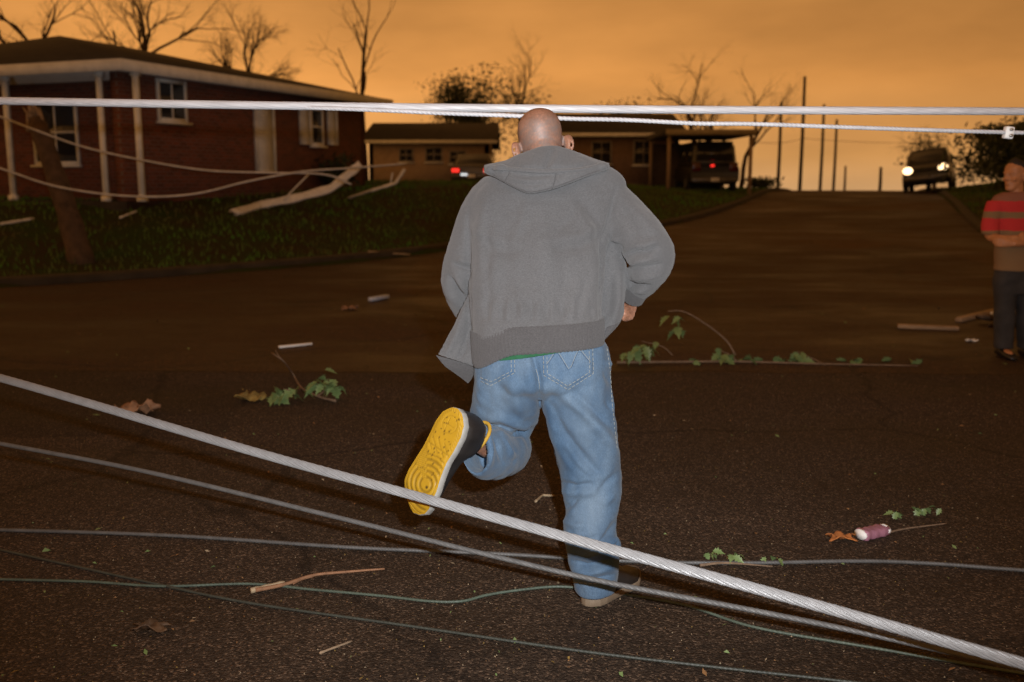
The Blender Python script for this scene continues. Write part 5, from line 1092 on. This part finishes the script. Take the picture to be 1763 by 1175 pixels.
branch('long leafy branch lying along the asphalt edge right of the man', [((1062, 628), (1150, 627), (1265, 626), (1400, 630), (1580, 634), .012), ((1266, 612, Yb), (1250, 586, Yb), (1215, 558, Yb - .05), (1178, 537, Yb - .05), (1150, 536, Yb - .05), .009), ((1158, 612, Yb - .1), (1140, 597, Yb - .12), (1105, 588, Yb - .12), .006), ((1420, 631), (1400, 618, Yb), (1372, 606, Yb), .006), ((1270, 626), (1258, 612, Yb), (1240, 604, Yb), .006)],
       [(1160, 546, Yb - .05, 4, .025), (1170, 566, Yb - .05, 4, .025), (1112, 598, Yb - .12, 15, .05), (1075, 613, Yb - .1, 4, .03), (1242, 610, Yb, 8, .04), (1375, 612, Yb, 13, .055), (1196, 628, Yb - .05, 5, .03), (1275, 627, Yb, 5, .03), (1470, 628, Yb, 5, .06), (1555, 630, Yb, 4, .06), (1330, 628, Yb, 5, .06)], 3, 0.125)
Yl = ground(540, 690)[1]
branch('small leafy twig with forked bare end on the asphalt left of the man', [((578, 694), (548, 686), (520, 672), (505, 648), (488, 622, Yl + .25), (468, 608, Yl + .3), .009), ((488, 622, Yl + .25), (478, 610, Yl + .32), (474, 603, Yl + .36), .004), ((545, 686), (560, 672, Yl), (566, 660, Yl), .006), ((518, 672), (500, 672, Yl - .05), (488, 670, Yl - .08), .005)],
       [(484, 676, Yl - .05, 11, .035), (556, 655, Yl, 14, .045), (515, 676, Yl - .04, 4, .03)], 5, 0.12)
branch('sprig of green leaves lying over the grey wire right of the standing foot', [((1205, 978), (1250, 974), (1330, 980), .006)], [(1222, 968, 3.62, 4, .02), (1262, 974, 3.60, 4, .02), (1335, 978, 3.58, 3, .02)], 6, 0.045, 'leafy_sprig')
branch('sprig of green leaves beside the pink wrapper on the asphalt', [((1525, 922), (1560, 914), (1630, 905), .005)], [(1540, 916, 4.1, 4, .02), (1585, 908, 4.15, 6, .025), (1612, 904, 4.15, 3, .02)], 7, 0.05, 'leafy_sprig')
branch('bare reddish twig with a pale broken tip in the left foreground', [((440, 1022), (490, 1012), (540, 996), (600, 990), (662, 985), .008), ((540, 996), (520, 1002), (505, 1010), .005)], [], 8, 0.05, 'fallen_twig', m_=mat('peeled_twig', (0.24, 0.12, 0.06), 0.8, 0.3, 30))
def stick(label, a, b, r, mat_, name='stick', lift=0.0, cat='stick', bend=0.0, flat=1.0):
    A = ground(*a, r + lift); B = ground(*b, r + lift); P = spline([A, (A + B) / 2 + (0, bend, 0), B], 8); m = MB(); m.tube(P, np.linspace(r, r * .8, 8) * (1 + 0.12 * np.sin(np.arange(8) * 2.4)), 7); return tag(m.build(name, mat_), label, cat)
M_PALEWOOD = mat('split_pale_wood', (0.34, 0.26, 0.16), 0.8, 0.2, 40, stretch=(1, 1, 5))
stick('short pale split stick on the bare twig at lower left', (432, 1022), (490, 1008), .010, M_PALEWOOD)
stick('small pale bent splinter left of the standing leg', (922, 866), (934, 855), .006, M_PALEWOOD); stick('pale end of the bent splinter beside the standing leg', (934, 855), (954, 856), .006, M_PALEWOOD)
stick('thin straw coloured stick at the bottom left of the asphalt', (550, 1127), (606, 1106), .004, M_TIMBER)
stick('thin pale plank lying at the far road edge left of the man', (634, 446), (706, 441), .022, M_PALEWOOD, 'plank', cat='plank')
def slat(label, a, b, w, h, mat_, name, cat):
    A = ground(*a, h / 2 + .004); B = ground(*b, h / 2 + .004); d = B - A; L = np.linalg.norm(d[:2]); m = MB(); m.box((A + B) / 2, (L, w, h), math.atan2(d[1], d[0])); o = m.build(name, mat_, smooth=False); bevel(o, min(w, h) * .15, 1); return tag(o, label, cat)
slat('white strip of trim lying above the left leafy twig', (480, 601), (537, 595), .035, .02, M_WHITEPAINT, 'trim_strip', 'trim strip')
o = slat('small white and blue can lying on the road left of the man', (637, 520), (667, 515), .07, .05, mat('pale_blue_tin', (0.30, 0.36, 0.52), 0.4, 0.25, 14, col2=(0.55, 0.58, 0.62)), 'crushed_can', 'can')
def wrapper():
    A = ground(1482, 930, .012); B = ground(1522, 921, .012); d = (B - A) / np.linalg.norm(B - A); nrm = np.array((-d[1], d[0], 0)); m = MB(); L = np.linalg.norm(B - A); R = []
    for i, u in enumerate(np.linspace(0, 1, 12)):
        w = .030 * (1 + .1 * math.sin(i * 1.7)); h = .020 * (1 + .15 * math.sin(i * 2.3)); c = A + d * L * u; a = np.linspace(0, 2 * math.pi, 16, endpoint=False); sq = lambda v: np.sign(v) * np.abs(v) ** .45
        R.append(c + sq(np.cos(a))[:, None] * nrm * w + sq(np.sin(a))[:, None] * np.array((0, 0, 1)) * h + (0, 0, .010))
    m.rings(R); o = m.build('food_wrapper', mat('pink_print', (0.33, 0.15, 0.21), 0.5, 0.15, 30)); tag(o, 'crumpled pink wrapper with white ends on the right asphalt', 'wrapper')
    for u in (0, 1):
        c = A + d * L * (u * 1.0) + (0, 0, .012); m = MB(); a = np.linspace(0, 2 * math.pi, 16, endpoint=False); m.rings([c + np.cos(a)[:, None] * nrm * (.031) + np.sin(a)[:, None] * np.array((0, 0, .020)) + d * k for k in (-.006, .006)]); m.build('white_end', M_WHITEPAINT, o)
wrapper()
def crumple(label, px, py, sx, sy, mat_, seed, name='cardboard_scrap', cat='cardboard', h=.03, rot=0.0):
    c = ground(px, py, .002); rng = np.random.default_rng(seed); n = 12; V = []; F = []
    for j in range(n):
        for i in range(n):
            u, v = i / (n - 1) - .5, j / (n - 1) - .5; w = 1 + .25 * math.sin(5 * math.atan2(v, u + 1e-6)); x, y = u * sx * w, v * sy * w; V.append((x * math.cos(rot) - y * math.sin(rot), x * math.sin(rot) + y * math.cos(rot), .006 + h * (0.5 + .5 * math.sin(u * 7 + seed) * math.cos(v * 6)) + rng.normal(0, h * .12)))
    F = [(j * n + i, j * n + i + 1, (j + 1) * n + i + 1, (j + 1) * n + i) for j in range(n - 1) for i in range(n - 1)]
    o = obj(name, new_mesh(name, V, F), mat_); o.location = tuple(c); so = o.modifiers.new('thick', 'SOLIDIFY'); so.thickness = .004; return tag(o, label, cat)
M_CARD = mat('wet_cardboard', (0.30, 0.16, 0.085), 0.85, 0.3, 10)
crumple('crumpled brown cardboard scrap behind the bright cable at left', 240, 712, .20, .14, M_CARD, 3, h=.07)
crumple('small brown torn scrap on the road near the blue can', 602, 534, .16, .10, M_CARD, 4, h=.04)
crumple('orange brown torn scrap left of the pink wrapper', 1448, 930, .10, .05, mat('rust_card', (0.38, 0.13, 0.03), 0.85, 0.3, 10), 5, h=.02)
crumple('dark wet leaf clump at the lower left of the asphalt', 262, 1085, .10, .05, mat('wet_leaf', (0.07, 0.035, 0.014), 0.7, 0.4, 20), 6, 'leaf_clump', 'leaves', .02)
crumple('yellowed leaf clump beside the left leafy twig', 432, 690, .16, .12, mat('yellowed_leaf', (0.20, 0.13, 0.03), 0.8, 0.4, 20), 7, 'leaf_clump', 'leaves', .05)
# torn white gutter and siding heaped on the lawn
def ribbon(label, pts, w, mat_, name, twist=0.0, cat='gutter', u_prof=True):
    C = np.array([ground(x, y) if len(q) == 0 else at(x, y, q[0]) for x, y, *q in pts]); P = np.stack([np.interp(np.linspace(0, len(C) - 1, 30), np.arange(len(C)), C[:, j]) for j in range(3)], -1); T, A, B = frames(P); R = []
    for i in range(30):
        a = twist * i / 29 + .5; c, s = math.cos(a), math.sin(a); e1 = A[i] * c + B[i] * s; e2 = -A[i] * s + B[i] * c; k = 1 + .10 * math.sin(i * 1.3)
        sec = [(-.5, .35), (-.5, -.05), (-.42, -.12), (.42, -.12), (.5, -.05), (.5, .42), (.47, .42), (.46, 0), (.40, -.07), (-.40, -.07), (-.46, 0), (-.47, .35)]
        R.append([P[i] + e1 * w * u * k + e2 * w * v * k + (0, 0, .06) for u, v in sec])
    m = MB(); m.rings(R); return tag(m.build(name, mat_, smooth=False), label, cat)
M_ALU = mat('white_aluminium', (0.74, 0.73, 0.72), 0.5, 0.15, 8)
gy = ground(470, 358)[1]
ribbon('torn white gutter bent upward lying on the lawn before the house', [(402, 372), (450, 358), (510, 346, gy - .1), (570, 330, gy - .1), (600, 305, gy - .1), (621, 288, gy)], .17, M_ALU, 'torn_gutter', 0.9)
ribbon('thin bent white downpipe lying right of the torn gutter', [(600, 345), (640, 332, gy + .8), (680, 320, gy + .8), (696, 296, gy + .8)], .08, M_ALU, 'bent_downpipe', 0.5, 'downpipe')
def rod(label, pts, r, mat_, name, cat):
    P = spline([at(*p) for p in pts], 12); m = MB(); m.tube(P, r, 8); return tag(m.build(name, mat_), label, cat)
rod('thin white rod leaning out of the torn gutter heap', [(488, 345, gy - .2), (510, 322, gy), (532, 300, gy + .1)], .018, M_ALU, 'metal_rod', 'rod')
rod('short white rod standing beside the bent downpipe', [(672, 318, gy + 1), (674, 308, gy + 1), (676, 298, gy + 1)], .018, M_ALU, 'metal_rod', 'rod')
crumple('crumpled white metal scrap on top of the torn gutter heap', 566, 322, .35, .3, M_ALU, 9, 'metal_scrap', 'scrap metal', .22)
stick('white strip lying in the dark grass at the far left edge', (-10, 392), (58, 380), .03, M_ALU, 'trim_strip', cat='trim strip'); stick('small pale stick in the dark grass below the porch post', (207, 378), (236, 366), .022, M_ALU, 'trim_strip', cat='trim strip')
# heap at the right edge by the bystander's feet
rod('pale pipe lying across rubble at the right edge', [(1706, 540, 9.4), (1740, 535, 9.4), (1790, 531, 9.4)], .016, M_ALU, 'pipe', 'pipe')
slat('grey weathered plank lying on the road left of the bystander', (1545, 566), (1650, 570), .09, .04, M_TIMBER, 'plank', 'plank')
slat('brown plank end propped beside the bystander', (1650, 556), (1712, 541), .08, .05, M_TIMBER, 'plank', 'plank')
crumple('dark rubble scrap under the pipe at right edge', 1745, 560, .6, .3, mat('dark_rubble', (0.09, 0.06, 0.04), 0.9, 0.4, 8), 12, 'rubble', 'rubble', .10)
crumple('small pale paper scrap on the road at right', 1672, 589, .09, .06, M_WHITEPAINT, 13, 'paper_scrap', 'paper', .02)
# shreds of leaf and grit that nobody could count, strewn over the asphalt
def litter():
    rng = np.random.default_rng(17); V = []; F = []; mi = []
    for _ in range(800):
        y = 2.3 + 9.5 * rng.random() ** 1.4; x = rng.uniform(-.62, .62) * y; s = rng.uniform(.004, .013) * (1 if rng.random() < .9 else 1.8) * (0.55 + y * 0.09); a = rng.random() * 6.28; z = (0 if y < LOT_EDGE - .15 else -.06 if y > LOT_EDGE + .15 else None)
        if z is None: continue
        k = len(V); c, q = math.cos(a) * s, math.sin(a) * s; t = rng.normal(0, .3, 3) * s; V += [(x - c, y - q, z + .004), (x + q * .4, y - c * .4, z + .006 + abs(t[0])), (x + c, y + q, z + .005 + abs(t[1])), (x - q * .4, y + c * .4, z + .006)]; F.append((k, k + 1, k + 2, k + 3)); mi.append(rng.choice(4, p=(.42, .32, .16, .10)))
    for _ in range(2600):   # grit
        y = 2.3 + 5.0 * rng.random(); x = rng.uniform(-.6, .6) * y; s = rng.uniform(.0015, .004); a = rng.random() * 6.28; k = len(V); c, q = math.cos(a) * s, math.sin(a) * s
        V += [(x - c, y - q, .001), (x + q, y - c, .001), (x + c, y + q, .001), (x, y, .001 + s * 1.2)]; F += [(k, k + 1, k + 3), (k + 1, k + 2, k + 3), (k + 2, k, k + 3)]; mi += [rng.choice((1, 2, 3))] * 3
    me = new_mesh('leaf_litter', V, F, False)
    for mt in (M_LEAF, M_LEAFBROWN, M_PALEWOOD, MATS['yellowed_leaf']): me.materials.append(mt)
    me.polygons.foreach_set('material_index', np.array(mi, np.int32)); tag(obj('leaf_litter', me), 'shreds of leaves and splinters strewn over the asphalt', 'leaf litter', kind='stuff')
litter()
